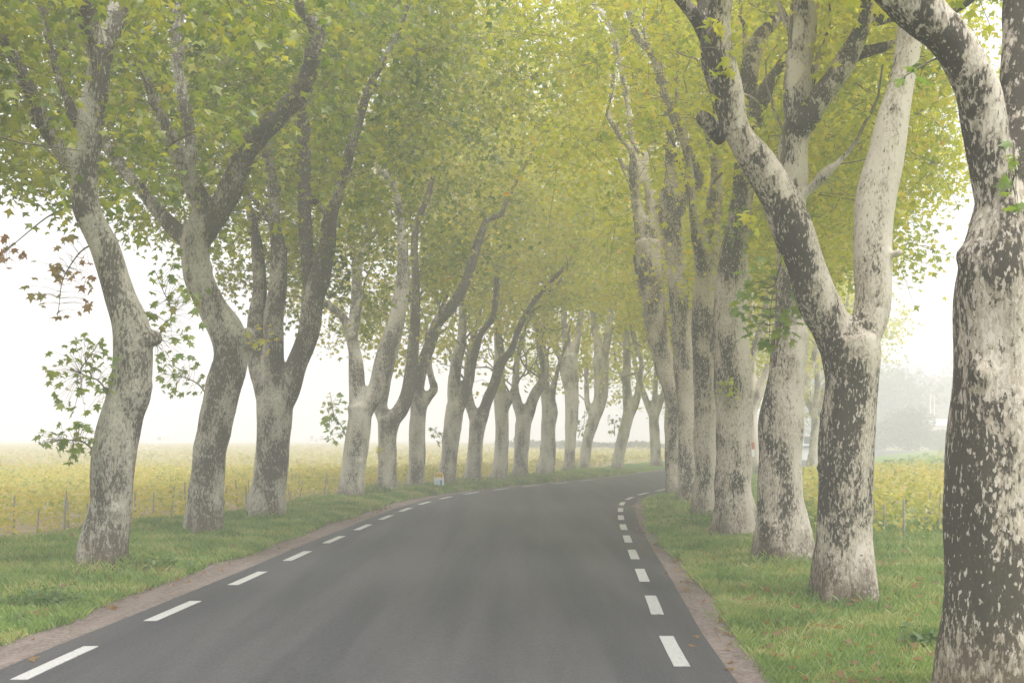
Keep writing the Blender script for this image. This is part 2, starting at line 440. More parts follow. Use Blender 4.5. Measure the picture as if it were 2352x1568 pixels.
def verge(name, a, b, n=420, cross=26, seed=1):
    A, B = resample(a, n), resample(b, n)
    u = np.linspace(0, 1, cross + 1) ** 1.3
    q = A[None] * (1 - u[:, None, None]) + B[None] * u[:, None, None]
    nz = SineNoise(seed, (0.8, 2.2, 5.0))
    p3 = np.concatenate([q, np.zeros(q.shape[:2] + (1,))], 2).reshape(-1, 3)
    z = 0.055 + 0.05 * nz(p3) + 0.07 * np.repeat(np.minimum(u * 6, 1), n)
    z[:n] = 0.004
    p3[:, 2] = z
    F = []
    for k in range(cross):
        i = np.arange(n - 1)
        f = np.stack([k * n + i, (k + 1) * n + i, (k + 1) * n + i + 1, k * n + i + 1], 1)
        F.append(f)
    o = obj(name, np_mesh(name, p3, np.vstack(F), True), M['turf'], kind='structure')
    return o
from mathutils.bvhtree import BVHTree
TURF = []
for _o in (verge('grass_verge', LG, LFIELD, seed=3), verge('grass_verge', RG, RFIELD, 700, seed=4)):
    _v = np.empty(len(_o.data.vertices) * 3, np.float32); _o.data.vertices.foreach_get('co', _v)
    TURF.append(BVHTree.FromPolygons(_v.reshape(-1, 3).tolist(), [tuple(p.vertices) for p in _o.data.polygons]))
def on_turf(p, k, dz=0.0):
    dn = Vector((0, 0, -1))
    for q in p:
        h = TURF[k].ray_cast(Vector((q[0], q[1], 3.0)), dn)
        q[2] = (h[0].z if h[0] is not None else .03) + dz
    return p

def xat(pl, z):
    o = np.argsort(pl[:, 1])
    return np.interp(z, pl[o, 1], pl[o, 0])

# edge-line dashes, each a piece of the road
def dashes(pl, z_first, period, length, zmax, width=0.14):
    s = np.concatenate([[0], np.cumsum(np.linalg.norm(np.diff(pl, axis=0), axis=1))])
    s0 = np.interp(z_first, pl[:, 1], s)
    g = np.gradient(pl, axis=0); g /= np.linalg.norm(g, axis=1)[:, None]
    while True:
        q = np.linspace(s0, s0 + length, 5)
        x = np.interp(q, s, pl[:, 0]); y = np.interp(q, s, pl[:, 1])
        if y[0] > zmax: break
        tx = np.interp(q, s, g[:, 0]); ty = np.interp(q, s, g[:, 1])
        h = width / 2
        top = 0.032
        a = np.column_stack([x - ty * h, y + tx * h, np.full(5, top)])
        b = np.column_stack([x + ty * h, y - tx * h, np.full(5, top)])
        lo = np.array([0, 0, -0.006])
        V = np.vstack([a, b, a + lo, b + lo])
        i = np.arange(4)
        F = np.vstack([np.stack([i, 5 + i, 6 + i, i + 1], 1), np.stack([10 + i, i, i + 1, 11 + i], 1), np.stack([5 + i, 15 + i, 16 + i, 6 + i], 1), [[0, 10, 15, 5]], [[4, 9, 19, 14]]])
        obj('edge_line_dash', np_mesh('edge_line_dash', V, F), M['paint'], road)
        s0 += period
dashes(LLINE, 11.27 - 3.58, 3.58, 1.78, 62)
dashes(RLINE, 11.92 - 3.46, 3.46, 1.80, 62)

# ------------------------------------------------------------------ trees
# every trunk and limb: points measured as (x, y, width) in the photograph and set at the tree's own distance
LIMBMASK = np.full((392, 588), 1e9)
def paint(x, y, w, D):
    r = w / 2 * 1.0 + 6
    for yy in range(max(0, int((y - r) / 4)), min(391, int((y + r) / 4)) + 1):
        for xx in range(max(0, int((x - r) / 4)), min(587, int((x + r) / 4)) + 1):
            if (xx * 4 + 2 - x) ** 2 + (yy * 4 + 2 - y) ** 2 < r * r + 16:
                LIMBMASK[yy, xx] = min(LIMBMASK[yy, xx], D)

class Tree:
    pass

TREES = []
def tree(key, side, label, trunk, limbs, crown, roots=5, burls=(), pale=0.45, group=None, D=None, shoots=(), leaf=None):
    T = Tree()
    if side == 'L' and key not in ('L0', 'L1', 'L2', 'L3'): pale += .13; leaf = leaf or ('leaf_mid' if key in ('L4', 'L5', 'L6') else 'leaf_yellow')  # farther left bark and leaves coloured lighter, standing in for misty light
    T.key, T.side, T.label, T.pale, T.group = key, side, label, pale, group
    yb = trunk[0][1]
    T.D = D or CAMH * FPX / (yb - HY)
    T.base = np.array(((trunk[0][0] - CX) / FPX * T.D, T.D, 0.0))
    T.limbs = []                       # list of (pts Nx3, radius N, pale)
    r = np.random.default_rng(abs(hash_(key)))
    def add(pts, dz, pl, tip, is_trunk=False):
        n = len(pts)
        q = []
        for i, p in enumerate(pts):
            Dd = T.D + dz * (i / max(1, n - 1)) ** 1.2
            X_ = P(p[0], p[1], Dd)
            q.append((*X_, p[2] * (1.3 if key in ('R5', 'R6', 'R7') and p[2] > 30 else 1.15 if key in ('R4', 'R5', 'R6', 'R7') else 1.05) / 2 / FPX * Dd, p[0], p[1], p[2], Dd))
        q = np.array(q)
        if is_trunk:
            b = q[0].copy(); b[2] = -0.12
            q[0, 2] = 0.03
            q = np.vstack([b, q])
        s = catmull(q, 0.10)
        s[:, 3] = np.maximum(s[:, 3], 0.015)
        for a in s[::2]:
            if a[6] > 7: paint(a[4], a[5], a[6], a[7])
        pts3, rad = s[:, :3], s[:, 3].copy()
        if tip > 0:                   # the limb goes on growing up and out, thinner
            d = pts3[-1] - pts3[max(0, len(pts3) - 6)]
            d = d / (np.linalg.norm(d) + 1e-9)
            p = pts3[-1].copy(); rr = rad[-1]
            ext, er = [], []
            k = max(4, int(tip / 0.25))
            bend = r.normal(0, 0.25, 3)
            for i in range(k):
                if i % 5 == 0: bend = r.normal(0, 0.3, 3)
                d = d + 0.10 * np.array((bend[0] + 0.3 * side_push(T), bend[1], 0.55)); d /= np.linalg.norm(d)
                p = p + d * 0.25
                ext.append(p.copy()); er.append(max(0.016, rr * (1 - (i + 1) / k) ** 0.8))
            pts3 = np.vstack([pts3, ext]); rad = np.concatenate([rad, er])
        T.limbs.append((pts3, rad, pl))
    add(trunk, 0.0, pale, 0, True)
    for L in limbs:
        pts = L[0]; dz = L[1] if len(L) > 1 else r.uniform(-.8, .8)
        tip = L[2] if len(L) > 2 else 3.5
        pl = L[3] if len(L) > 3 else pale - 0.12
        add(pts, dz, pl, tip)
    # thinner wavering branches rising from the limbs into the crown
    cand = [(l, k) for l in T.limbs for k in range(6, len(l[0]) - 4, 2) if l[0][k][2] > crown[0] - 1.6 and .05 < l[1][k] < .22 and l[0][k][2] < CAMH + .33 * T.D]
    for _ in range(9 if cand and T.D < 80 else 0):
        l, k = cand[r.integers(len(cand))]
        a = r.uniform(0, 6.28); d = np.array((math.cos(a), math.sin(a) * .6, r.uniform(.5, 1.3))); d /= np.linalg.norm(d)
        p = l[0][k].copy(); rr = min(l[1][k] * .5, r.uniform(.035, .06)); n_ = int(r.integers(10, 18)); q = [p.copy()]
        for i in range(n_):
            d = d + r.normal(0, .24, 3) + np.array((0, 0, .10)); d /= np.linalg.norm(d)
            p = p + d * .24; q.append(p.copy())
        T.limbs.append((np.array(q), rr * (1 - np.arange(n_ + 1) / (n_ + 1) * .75), pale + (.05 if side == 'R' else -.05)))
    T.roots, T.burls, T.crown, T.shoots, T.leaf = roots, burls, crown, shoots, leaf
    TREES.append(T)
    return T

def hash_(s):
    h = 7
    for ch in s: h = (h * 131 + ord(ch)) % 100003
    return h
def side_push(T):
    return 1.0 if T.side == 'L' else -1.0

GL, GR = 'plane trees along the left verge', 'plane trees along the right verge'
# crown: (base height, top, rx, ry, x shift toward road, y shift, clumps)
tree('L0', 'L', 'nearest left plane tree, only its dark crown entering the top left corner',
     [(-260, 1475, 150), (-250, 1200, 140), (-255, 700, 130), (-240, 300, 120)],
     [([(-245, 350, 100), (-200, 50, 80), (-120, -250, 60)], -.5, 4), ([(-245, 320, 100), (-300, 0, 80)], .5, 4)],
     (5.0, 12, 4.2, 4.0, -0.3, 1.5, 420), group=GL)
tree('L1', 'L', 'foremost left plane tree, leaning trunk with a burl and leafy side shoots',
     [(237, 1325, 104), (246, 1250, 98), (256, 1150, 96), (264, 1033, 91), (278, 951, 92), (293, 902, 94), (299, 861, 88), (303, 808, 88), (300, 746, 82), (279, 685, 75), (258, 623, 67), (237, 562, 66), (217, 521, 64), (201, 480, 68), (196, 422, 64), (197, 369, 64), (205, 316, 60), (221, 211, 56), (230, 105, 58)],
     [([(226, 130, 46), (207, 70, 42), (197, 0, 40)], -.3, 5), ([(232, 130, 48), (255, 60, 46), (275, 0, 45)], .5, 5),
      ([(190, 400, 42), (158, 369, 40), (105, 295, 36), (79, 248, 34), (63, 200, 30), (32, 127, 28), (0, 63, 26)], -.8, 3, .2),
      ([(200, 320, 26), (174, 274, 23), (132, 169, 20), (113, 95, 19), (90, 0, 17)], .8, 3, .2)],
     (5.5, 15, 5.0, 4.0, 0.2, 2.5, 600), burls=((352, 775, 40), (330, 885, 34), (232, 540, 40)), group=GL,
     shoots=(('leaf_brown', (205, 565), (145, 640), 80, 110, 55, -.2), ('leaf_brown', (170, 470), (15, 575), 45, 45, 22, .3), ('leaf_green', (250, 905), (185, 855), 80, 95, 85, -.3), ('leaf_green', (221, 1042), (155, 1010), 70, 52, 55, -.2), ('leaf_green', (360, 790), (395, 720), 65, 140, 85, .3)))
tree('L2', 'L', 'second left plane tree in view, with a long dark limb reaching over toward the road',
     [(470, 1243, 84), (474, 1150, 76), (480, 1050, 73), (491, 992, 73), (506, 910, 73), (526, 828, 72), (521, 767, 74), (488, 705, 62), (459, 644, 66), (450, 603, 64), (448, 562, 64), (455, 510, 62)],
     [([(440, 560, 44), (422, 545, 42), (380, 501, 38), (337, 453, 32), (295, 401, 28), (264, 358, 25), (237, 332, 22)], .6, 3),
      ([(458, 520, 52), (464, 480, 50), (448, 437, 50), (422, 380, 44), (390, 306, 34), (358, 237, 28), (332, 174, 24)], -.5, 4),
      ([(430, 395, 36), (441, 340, 32), (430, 270, 30), (416, 211, 29), (406, 105, 28), (408, 0, 27)], .6, 5),
      ([(462, 540, 56), (480, 515, 56), (522, 448, 54), (569, 343, 50), (633, 274, 47), (690, 208, 46), (708, 165, 42), (717, 121, 42), (724, 66, 36), (697, 32, 28), (685, 0, 27)], -1.2, 5, .12)],
     (5.9, 17, 5.2, 4.2, 0.9, 2.6, 620), burls=((572, 768, 30), (562, 785, 36), (425, 605, 22)), group=GL,
     shoots=(('leaf_green', (475, 905), (418, 865), 60, 52, 50, .1), ('leaf_yellow', (590, 775), (605, 770), 35, 35, 16, -.3)))
tree('L3', 'L', 'third left plane tree, forking low into three stems behind the second',
     [(612, 1205, 86), (620, 1120, 76), (628, 1000, 74), (630, 950, 76), (632, 915, 78)],
     [([(630, 950, 60), (609, 900, 44), (590, 850, 40), (586, 800, 38), (588, 740, 40), (598, 660, 34), (590, 560, 28), (575, 480, 22)], .8, 4),
      ([(630, 940, 50), (628, 850, 46), (630, 735, 46), (638, 650, 42), (636, 571, 38), (631, 519, 35), (627, 440, 28), (620, 374, 24), (616, 334, 20)], .4, 5),
      ([(631, 519, 22), (614, 501, 17), (585, 460, 15), (556, 426, 13)], -.5, 2),
      ([(636, 940, 56), (660, 900, 50), (680, 841, 48), (707, 767, 46), (718, 686, 44), (735, 630, 40), (750, 571, 30), (759, 505, 28), (776, 448, 28), (794, 396, 27), (811, 321, 26), (838, 237, 24), (859, 179, 22), (891, 121, 20), (922, 53, 18), (938, 0, 16)], -.8, 4, .2),
      ([(718, 690, 36), (709, 630, 30), (701, 527, 28), (699, 440, 28), (697, 396, 30), (699, 308, 27), (699, 255, 25)], .5, 5, .1),
      ([(759, 505, 18), (742, 480, 14), (718, 458, 12)], .3, 1)],
     (4.9, 17.5, 5.2, 4.0, 1.2, 2.4, 680), group=GL)
tree('L4', 'L', 'fourth left plane tree, flared foot and a kinked left stem, standing after the wide gap',
     [(806, 1155, 60), (812, 1076, 52), (820, 1011, 54), (826, 957, 55), (824, 930, 56)],
     [([(824, 950, 46), (820, 900, 38), (818, 866, 36), (815, 818, 34), (808, 770, 34), (814, 735, 30), (819, 690, 26), (820, 640, 22)], .4, 5),
      ([(808, 775, 26), (789, 731, 22), (760, 705, 17), (742, 692, 13)], -.3, 2),
      ([(830, 955, 46), (846, 925, 44), (863, 895, 43), (882, 834, 42), (897, 786, 40), (914, 721, 38), (925, 640, 30), (921, 508, 20), (911, 455, 18), (897, 413, 16), (858, 375, 12)], -.6, 4)],
     (5.0, 18, 5.0, 4.0, 1.2, 2.0, 600), group=GL,
     shoots=(('leaf_green', (796, 1005), (768, 955), 30, 60, 50, -.2),))
tree('L5', 'L', 'fifth left plane tree, forked into a wide V above a pale short trunk',
     [(888, 1140, 50), (889, 1080, 43), (890, 1011, 42), (892, 979, 48), (894, 955, 52)],
     [([(886, 965, 36), (874, 935, 32), (880, 880, 34), (894, 820, 32), (906, 750, 28)], .8, 5),
      ([(900, 965, 36), (922, 938, 32), (937, 899, 30), (945, 850, 29), (950, 786, 27), (953, 737, 25), (954, 660, 22), (953, 536, 18), (974, 473, 16), (995, 406, 14)], .3, 4, .1)],
     (4.4, 18, 4.8, 4.0, 1.4, 2.0, 520), group=GL, shoots=(('leaf_yellow', (884, 1045), (872, 1028), 12, 18, 9, -.3),))
tree('L6', 'L', 'sixth left plane tree, slim brownish trunk left of the kilometre stone',
     [(954, 1134, 42), (957, 1080, 39), (958, 1011, 38), (961, 947, 38), (964, 920, 40)],
     [([(962, 935, 30), (960, 890, 26), (972, 834, 26), (989, 786, 26), (1008, 737, 27), (1044, 695, 26), (1072, 642, 24), (1094, 571, 22), (1111, 519, 20), (1122, 503, 15), (1150, 494, 13), (1164, 462, 11)], -.8, 3, .15),
      ([(966, 935, 28), (980, 915, 24), (997, 893, 20), (991, 868, 18), (985, 837, 16), (988, 790, 14)], .5, 4)],
     (4.4, 18, 4.8, 4.0, 1.4, 1.8, 520), group=GL)
tree('L7', 'L', 'seventh left plane tree, standing just right of the kilometre stone',
     [(1025, 1122, 40), (1033, 1044, 37), (1040, 979, 42), (1046, 931, 42)],
     [([(1046, 940, 34), (1042, 882, 28), (1052, 818, 26), (1060, 786, 24), (1062, 730, 20)], .5, 5),
      ([(1050, 940, 34), (1074, 882, 26), (1084, 840, 20), (1097, 789, 17), (1108, 761, 17), (1129, 733, 17), (1139, 684, 17), (1141, 635, 14)], -.5, 4, .1)],
     (4.4, 18, 4.6, 4.0, 1.4, 1.8, 500), group=GL, shoots=(('leaf_green', (1020, 1010), (1004, 995), 18, 24, 18, -.2),))
tree('L8', 'L', 'eighth left plane tree, symmetrical Y fork showing sky in its notch',
     [(1086, 1119, 38), (1090, 1060, 34), (1094, 1000, 33), (1098, 965, 38)],
     [([(1094, 972, 26), (1080, 930, 22), (1075, 899, 20), (1074, 850, 18)], .6, 5), ([(1102, 972, 28), (1121, 915, 26), (1136, 880, 25), (1150, 834, 22), (1176, 802, 18), (1192, 753, 17), (1212, 715, 16), (1231, 689, 14)], -.6, 4, .12)],
     (4.4, 18, 4.6, 4.0, 1.4, 1.6, 480), group=GL)
tree('L9', 'L', 'ninth left plane tree, straight pale trunk between two Y-forked neighbours',
     [(1145, 1111, 38), (1150, 1050, 33), (1153, 979, 32), (1150, 915, 32)],
     [([(1151, 930, 30), (1146, 866, 27), (1147, 818, 24), (1144, 770, 20)], .4, 5), ([(1154, 950, 20), (1172, 915, 17), (1186, 869, 13), (1190, 830, 10)], -.3, 3, .5)],
     (4.4, 18, 4.6, 4.0, 1.4, 1.6, 480), group=GL)
tree('L10', 'L', 'tenth left plane tree, Y fork with a bend in its right arm',
     [(1193, 1108, 37), (1197, 1050, 34), (1201, 979, 34), (1205, 955, 38)],
     [([(1200, 962, 28), (1186, 915, 22), (1183, 889, 18), (1186, 840, 15)], .5, 4), ([(1209, 962, 28), (1228, 908, 25), (1246, 876, 22), (1250, 844, 18), (1240, 800, 15)], -.4, 4)],
     (4.4, 18, 4.6, 4.0, 1.3, 1.4, 460), group=GL)
tree('L11', 'L', 'eleventh left plane tree, upright trunk with a bulge, where the left edge line ends',
     [(1252, 1101, 40), (1258, 1040, 35), (1259, 979, 34), (1263, 945, 37), (1256, 910, 30)],
     [([(1257, 920, 30), (1252, 880, 24), (1253, 844, 20), (1248, 800, 16)], .4, 5), ([(1264, 940, 22), (1270, 900, 14), (1278, 860, 11)], -.3, 3)],
     (4.4, 18, 4.6, 4.0, 1.3, 1.4, 460), group=GL)
tree('L12', 'L', 'twelfth left plane tree, broad brownish trunk widening upward on the bend',
     [(1306, 1089, 26), (1310, 1010, 26), (1313, 960, 30), (1313, 915, 31), (1311, 850, 33), (1309, 815, 34)],
     [([(1308, 830, 24), (1300, 780, 18), (1295, 720, 14)], .4, 5), ([(1312, 830, 24), (1325, 780, 18), (1335, 720, 14)], -.3, 5), ([(1306, 900, 16), (1293, 860, 12), (1285, 820, 9)], -.3, 3)],
     (4.4, 18, 4.6, 4.0, 1.2, 1.2, 420), group=GL, shoots=(('leaf_green', (1328, 1005), (1341, 975), 18, 34, 26, .3),))
tree('L13', 'L', 'thirteenth left plane tree, its lower trunk slanting to the right on the bend',
     [(1342, 1084, 26), (1348, 1020, 25), (1364, 963, 28), (1379, 915, 31), (1382, 866, 33), (1379, 820, 36)],
     [([(1378, 830, 24), (1370, 780, 18), (1362, 720, 14)], .4, 5), ([(1382, 830, 24), (1395, 780, 18), (1402, 720, 14)], -.3, 5), ([(1364, 960, 18), (1350, 930, 13), (1346, 850, 11)], .3, 3)],
     (4.4, 18, 4.6, 4.0, 1.2, 1.2, 420), group=GL, shoots=(('leaf_green', (1412, 1000), (1410, 972), 18, 32, 26, .3),))
tree('L14', 'L', 'farthest left plane tree with its foot in view, leaning right and forked in two',
     [(1417, 1083, 27), (1425, 1027, 26), (1439, 969, 27), (1446, 940, 28)],
     [([(1443, 950, 22), (1439, 882, 19), (1440, 818, 17), (1437, 760, 14)], .4, 5), ([(1448, 950, 20), (1463, 915, 17), (1470, 869, 14), (1473, 828, 12), (1460, 795, 11), (1455, 760, 10)], -.3, 4), ([(1440, 890, 12), (1425, 860, 9)], 0, 2)],
     (4.4, 18, 4.8, 4.2, 1.2, 1.0, 420), group=GL)
def far_tree(key, side, label, X, D, base=4.6, clumps=330, pale=.35, group=None, rx=4.6, y0=0):
    x = CX + X / D * FPX
    f = FPX / D
    yb = HY + CAMH * f
    r = np.random.default_rng(hash_(key))
    h = lambda m, dx, wd: (x + dx * f, yb - m * f, wd * f)
    a = r.uniform(-.3, .3)
    tree(key, side, label, [h(0, 0, .72), h(1.2, a * .3, .62), h(2.6, a, .6), h(3.4, a, .62)],
         [([h(3.0, a, .5), h(4.2, a - .5, .4), h(6, a - 1.1, .3), h(8, a - 1.4, .2)], .6, 5), ([h(3.0, a, .5), h(4.4, a + .5, .4), h(6.4, a + 1.2, .3), h(8, a + 1.5, .2)], -.5, 5), ([h(3.3, a, .4), h(6, a + .1, .3), h(8.5, a, .2)], .2, 5)],
         (base, 17.5, rx, 4.2, 1.2, y0, clumps), pale=pale, group=group, D=D)
far_tree('L15', 'L', 'left plane tree past the bend, its hazy crown hanging low beside the right trunks', 8.9, 86, 3.2, 420, group=GL)
far_tree('L16', 'L', 'left plane tree far round the bend, mostly hidden by the right-hand trunks', 13.6, 94.5, 4.6, 330, group=GL)

tree('R1', 'R', 'nearest right plane tree, thick dark mottled trunk at the right edge',
     [(2285, 1640, 262), (2284, 1568, 250), (2284, 1400, 226), (2284, 1200, 214), (2286, 1000, 206), (2292, 800, 202), (2296, 643, 206), (2310, 560, 190), (2325, 470, 160)],
     [([(2310, 560, 130), (2295, 450, 110), (2276, 350, 92), (2256, 260, 92), (2240, 190, 95), (2190, 110, 96), (2140, 55, 98), (2080, -20, 98), (1990, -110, 90), (1900, -240, 70)], -.4, 4, .22),
      ([(2330, 520, 130), (2338, 380, 100), (2337, 281, 88), (2342, 140, 82), (2352, 0, 78), (2370, -200, 70)], .5, 4, .1)],
     (7.2, 14, 4.0, 3.5, -.3, 2.0, 240), pale=.33, group=GR, burls=((2215, 590, 60), (2330, 560, 90)),
     shoots=(('leaf_green', (2320, 470), (2335, 400), 45, 90, 15, -.5), ('leaf_green', (2210, 150), (2085, 170), 40, 40, 8, -.4)))
tree('R2', 'R', 'second right plane tree, dark blotched trunk splitting into two great limbs',
     [(1938, 1385, 148), (1938, 1280, 130), (1938, 1150, 124), (1942, 1056, 124), (1948, 938, 116), (1956, 879, 118), (1956, 820, 130), (1950, 775, 134)],
     [([(1935, 800, 96), (1905, 740, 92), (1880, 690, 90), (1855, 610, 86), (1822, 530, 84), (1776, 430, 80), (1733, 362, 76), (1695, 300, 68), (1670, 215, 68), (1648, 130, 74), (1650, 41, 54), (1655, 0, 50)], -.7, 5, .24),
      ([(1640, 110, 44), (1610, 55, 32), (1585, 25, 30), (1557, -5, 28)], -.3, 4, .1), ([(1645, 100, 34), (1615, 40, 28), (1620, -5, 26)], .4, 4, .1),
      ([(1660, 320, 40), (1640, 300, 32), (1606, 266, 26)], -.2, 0, .15),
      ([(1965, 800, 92), (1995, 740, 82), (2007, 680, 80), (2008, 609, 82), (2008, 539, 84), (2018, 445, 86), (2038, 335, 80), (2060, 234, 72), (2077, 140, 68), (2090, 60, 64), (2100, -60, 58), (2105, -200, 50)], .6, 4, .60)],
     (8.2, 16, 5.0, 3.6, -1.0, 2.2, 380), pale=.31, group=GR, burls=((2065, 580, 26), (1880, 1075, 22), (1950, 760, 80)),
     shoots=(('leaf_green', (1810, 560), (1772, 690), 85, 115, 130, .5), ('leaf_yellow', (1735, 430), (1760, 480), 60, 55, 30, .6), ('leaf_yellow', (1660, 160), (1650, 110), 55, 75, 34, -.7), ('leaf_yellow', (1640, 260), (1630, 205), 40, 45, 12, -.6)))
tree('R3', 'R', 'third right plane tree, broad mottled trunk cream on its right side',
     [(1802, 1300, 132), (1796, 1230, 112), (1795, 1160, 103), (1794, 1000, 98), (1803, 890, 92), (1812, 820, 88), (1815, 760, 78)],
     [([(1814, 790, 72), (1815, 700, 66), (1815, 560, 62), (1818, 420, 60), (1824, 328, 60), (1838, 270, 62), (1831, 187, 58), (1840, 94, 58), (1850, 0, 58), (1855, -120, 50)], .3, 5, .45),
      ([(1836, 290, 56), (1858, 262, 54), (1897, 211, 50), (1939, 145, 44), (1972, 84, 40), (1991, 42, 34), (1993, -20, 30)], -.8, 4, .1),
      ([(1935, 150, 32), (1965, 128, 28), (1995, 117, 27), (2047, 103, 23)], -.4, 3, .1), ([(1985, 50, 24), (2020, 44, 21), (2056, 40, 19)], .4, 3, .1)],
     (5.6, 16, 5.0, 4.0, -.3, 2.8, 600), pale=.42, group=GR, leaf='leaf_yellow')
tree('R4', 'R', 'fourth right plane tree, tall cream trunk with a small yellow leaf tuft',
     [(1690, 1237, 92), (1686, 1180, 78), (1685, 1100, 72), (1685, 1007, 70), (1686, 884, 76), (1678, 761, 74), (1682, 638, 66), (1686, 580, 58), (1700, 500, 54)],
     [([(1696, 520, 50), (1708, 430, 44), (1713, 340, 40), (1717, 205, 36), (1729, 123, 34), (1754, 74, 26), (1795, 37, 18)], .5, 4, .3), ([(1705, 420, 42), (1716, 330, 36), (1732, 275, 34), (1756, 215, 30), (1788, 160, 28), (1830, 90, 22)], -.6, 4, .1)],
     (5.2, 17.5, 5.2, 4.2, -.8, 2.4, 640), pale=.40, group=GR, leaf='leaf_yellow', burls=((1722, 640, 18), (1726, 900, 18)), shoots=(('leaf_yellow', (1672, 930), (1672, 890), 24, 30, 22, -.6), ('leaf_green', (1690, 570), (1712, 520), 48, 52, 40, -.5)))
tree('R5', 'R', 'fifth right plane tree, brown lower trunk squeezed between pale neighbours',
     [(1622, 1196, 54), (1623, 1100, 48), (1624, 1000, 48), (1625, 850, 52), (1624, 679, 54), (1625, 574, 52)],
     [([(1625, 600, 46), (1638, 492, 34), (1645, 400, 28), (1640, 300, 22)], .5, 5), ([(1622, 620, 40), (1600, 540, 26), (1590, 440, 20)], -.4, 4)],
     (5.4, 18, 5.2, 4.2, -1.2, 2.2, 600), pale=.5, group=GR, leaf='leaf_yellow', shoots=(('leaf_yellow', (1622, 590), (1640, 520), 42, 62, 44, -.6),))
tree('R6', 'R', 'sixth right plane tree, mottled trunk with flaking white streaks in the right cluster',
     [(1583, 1163, 44), (1581, 1080, 37), (1580, 980, 36), (1579, 880, 40), (1570, 761, 42), (1560, 679, 38), (1552, 600, 38), (1538, 492, 40), (1538, 430, 37)],
     [([(1539, 450, 34), (1540, 369, 20), (1536, 300, 16)], .3, 4), ([(1545, 513, 28), (1575, 455, 24), (1604, 412, 23), (1581, 349, 22), (1553, 279, 22), (1524, 213, 20), (1508, 148, 18), (1491, 119, 16), (1460, 76, 14), (1442, 20, 12)], -.8, 3, .3), ([(1500, 130, 13), (1483, 90, 10), (1480, 20, 8)], .2, 2)],
     (5.4, 18, 5.2, 4.2, -1.2, 2.0, 580), pale=.48, group=GR, shoots=(('leaf_yellow', (1568, 730), (1582, 660), 22, 44, 22, -.4),), leaf='leaf_yellow')
tree('R7', 'R', 'leftmost trunk of the right-hand cluster, its upper half leaning out over the road',
     [(1550, 1152, 38), (1549, 1080, 34), (1549, 980, 34), (1549, 905, 36), (1526, 843, 34), (1510, 760, 42), (1500, 690, 46), (1491, 610, 52), (1488, 556, 54)],
     [([(1484, 565, 34), (1464, 480, 22), (1454, 410, 20), (1450, 349, 16), (1417, 303, 13), (1397, 262, 12), (1405, 213, 10), (1409, 164, 9)], -.5, 3, .4), ([(1454, 392, 12), (1432, 385, 10), (1424, 366, 8)], -.3, 1), ([(1492, 570, 30), (1500, 500, 20), (1482, 400, 15), (1480, 365, 13), (1500, 334, 10)], .3, 3, .6), ([(1470, 420, 15), (1450, 300, 14), (1438, 225, 14), (1417, 111, 14), (1397, 53, 13), (1360, 4, 11)], .6, 3, .7)],
     (4.4, 18, 5.2, 4.2, -1.4, 2.0, 580), pale=.48, group=GR, leaf='leaf_yellow', D=43.5)
far_tree('R8', 'R', 'slim right plane tree glimpsed behind the red and white marker post', 11.35, 64.5, 4.0, 520, .6, GR, 5.0)
far_tree('R9', 'R', 'right plane tree past the bend, hidden behind the third right trunk', 14.3, 72, 3.6, 480, .5, GR, 5.0)
far_tree('R10', 'R', 'right plane tree past the bend, hidden behind the dark second right trunk', 17.2, 79.5, 3.3, 460, .5, GR, 5.0)
far_tree('R11', 'R', 'last right plane tree, hazy yellow-green crown showing past the pale right limb', 21.2, 87, 3.2, 420, .5, GR, 4.6)
far_tree('RA', 'R', 'right plane tree between the brown trunk and the bend, crown joining the canopy', 7.2, 51.5, 5.4, 520, .5, GR, 5.0)
far_tree('RB', 'R', 'right plane tree on the inside of the bend, concealed by the pale fourth trunk', 9.4, 58, 5.4, 520, .5, GR, 5.0)

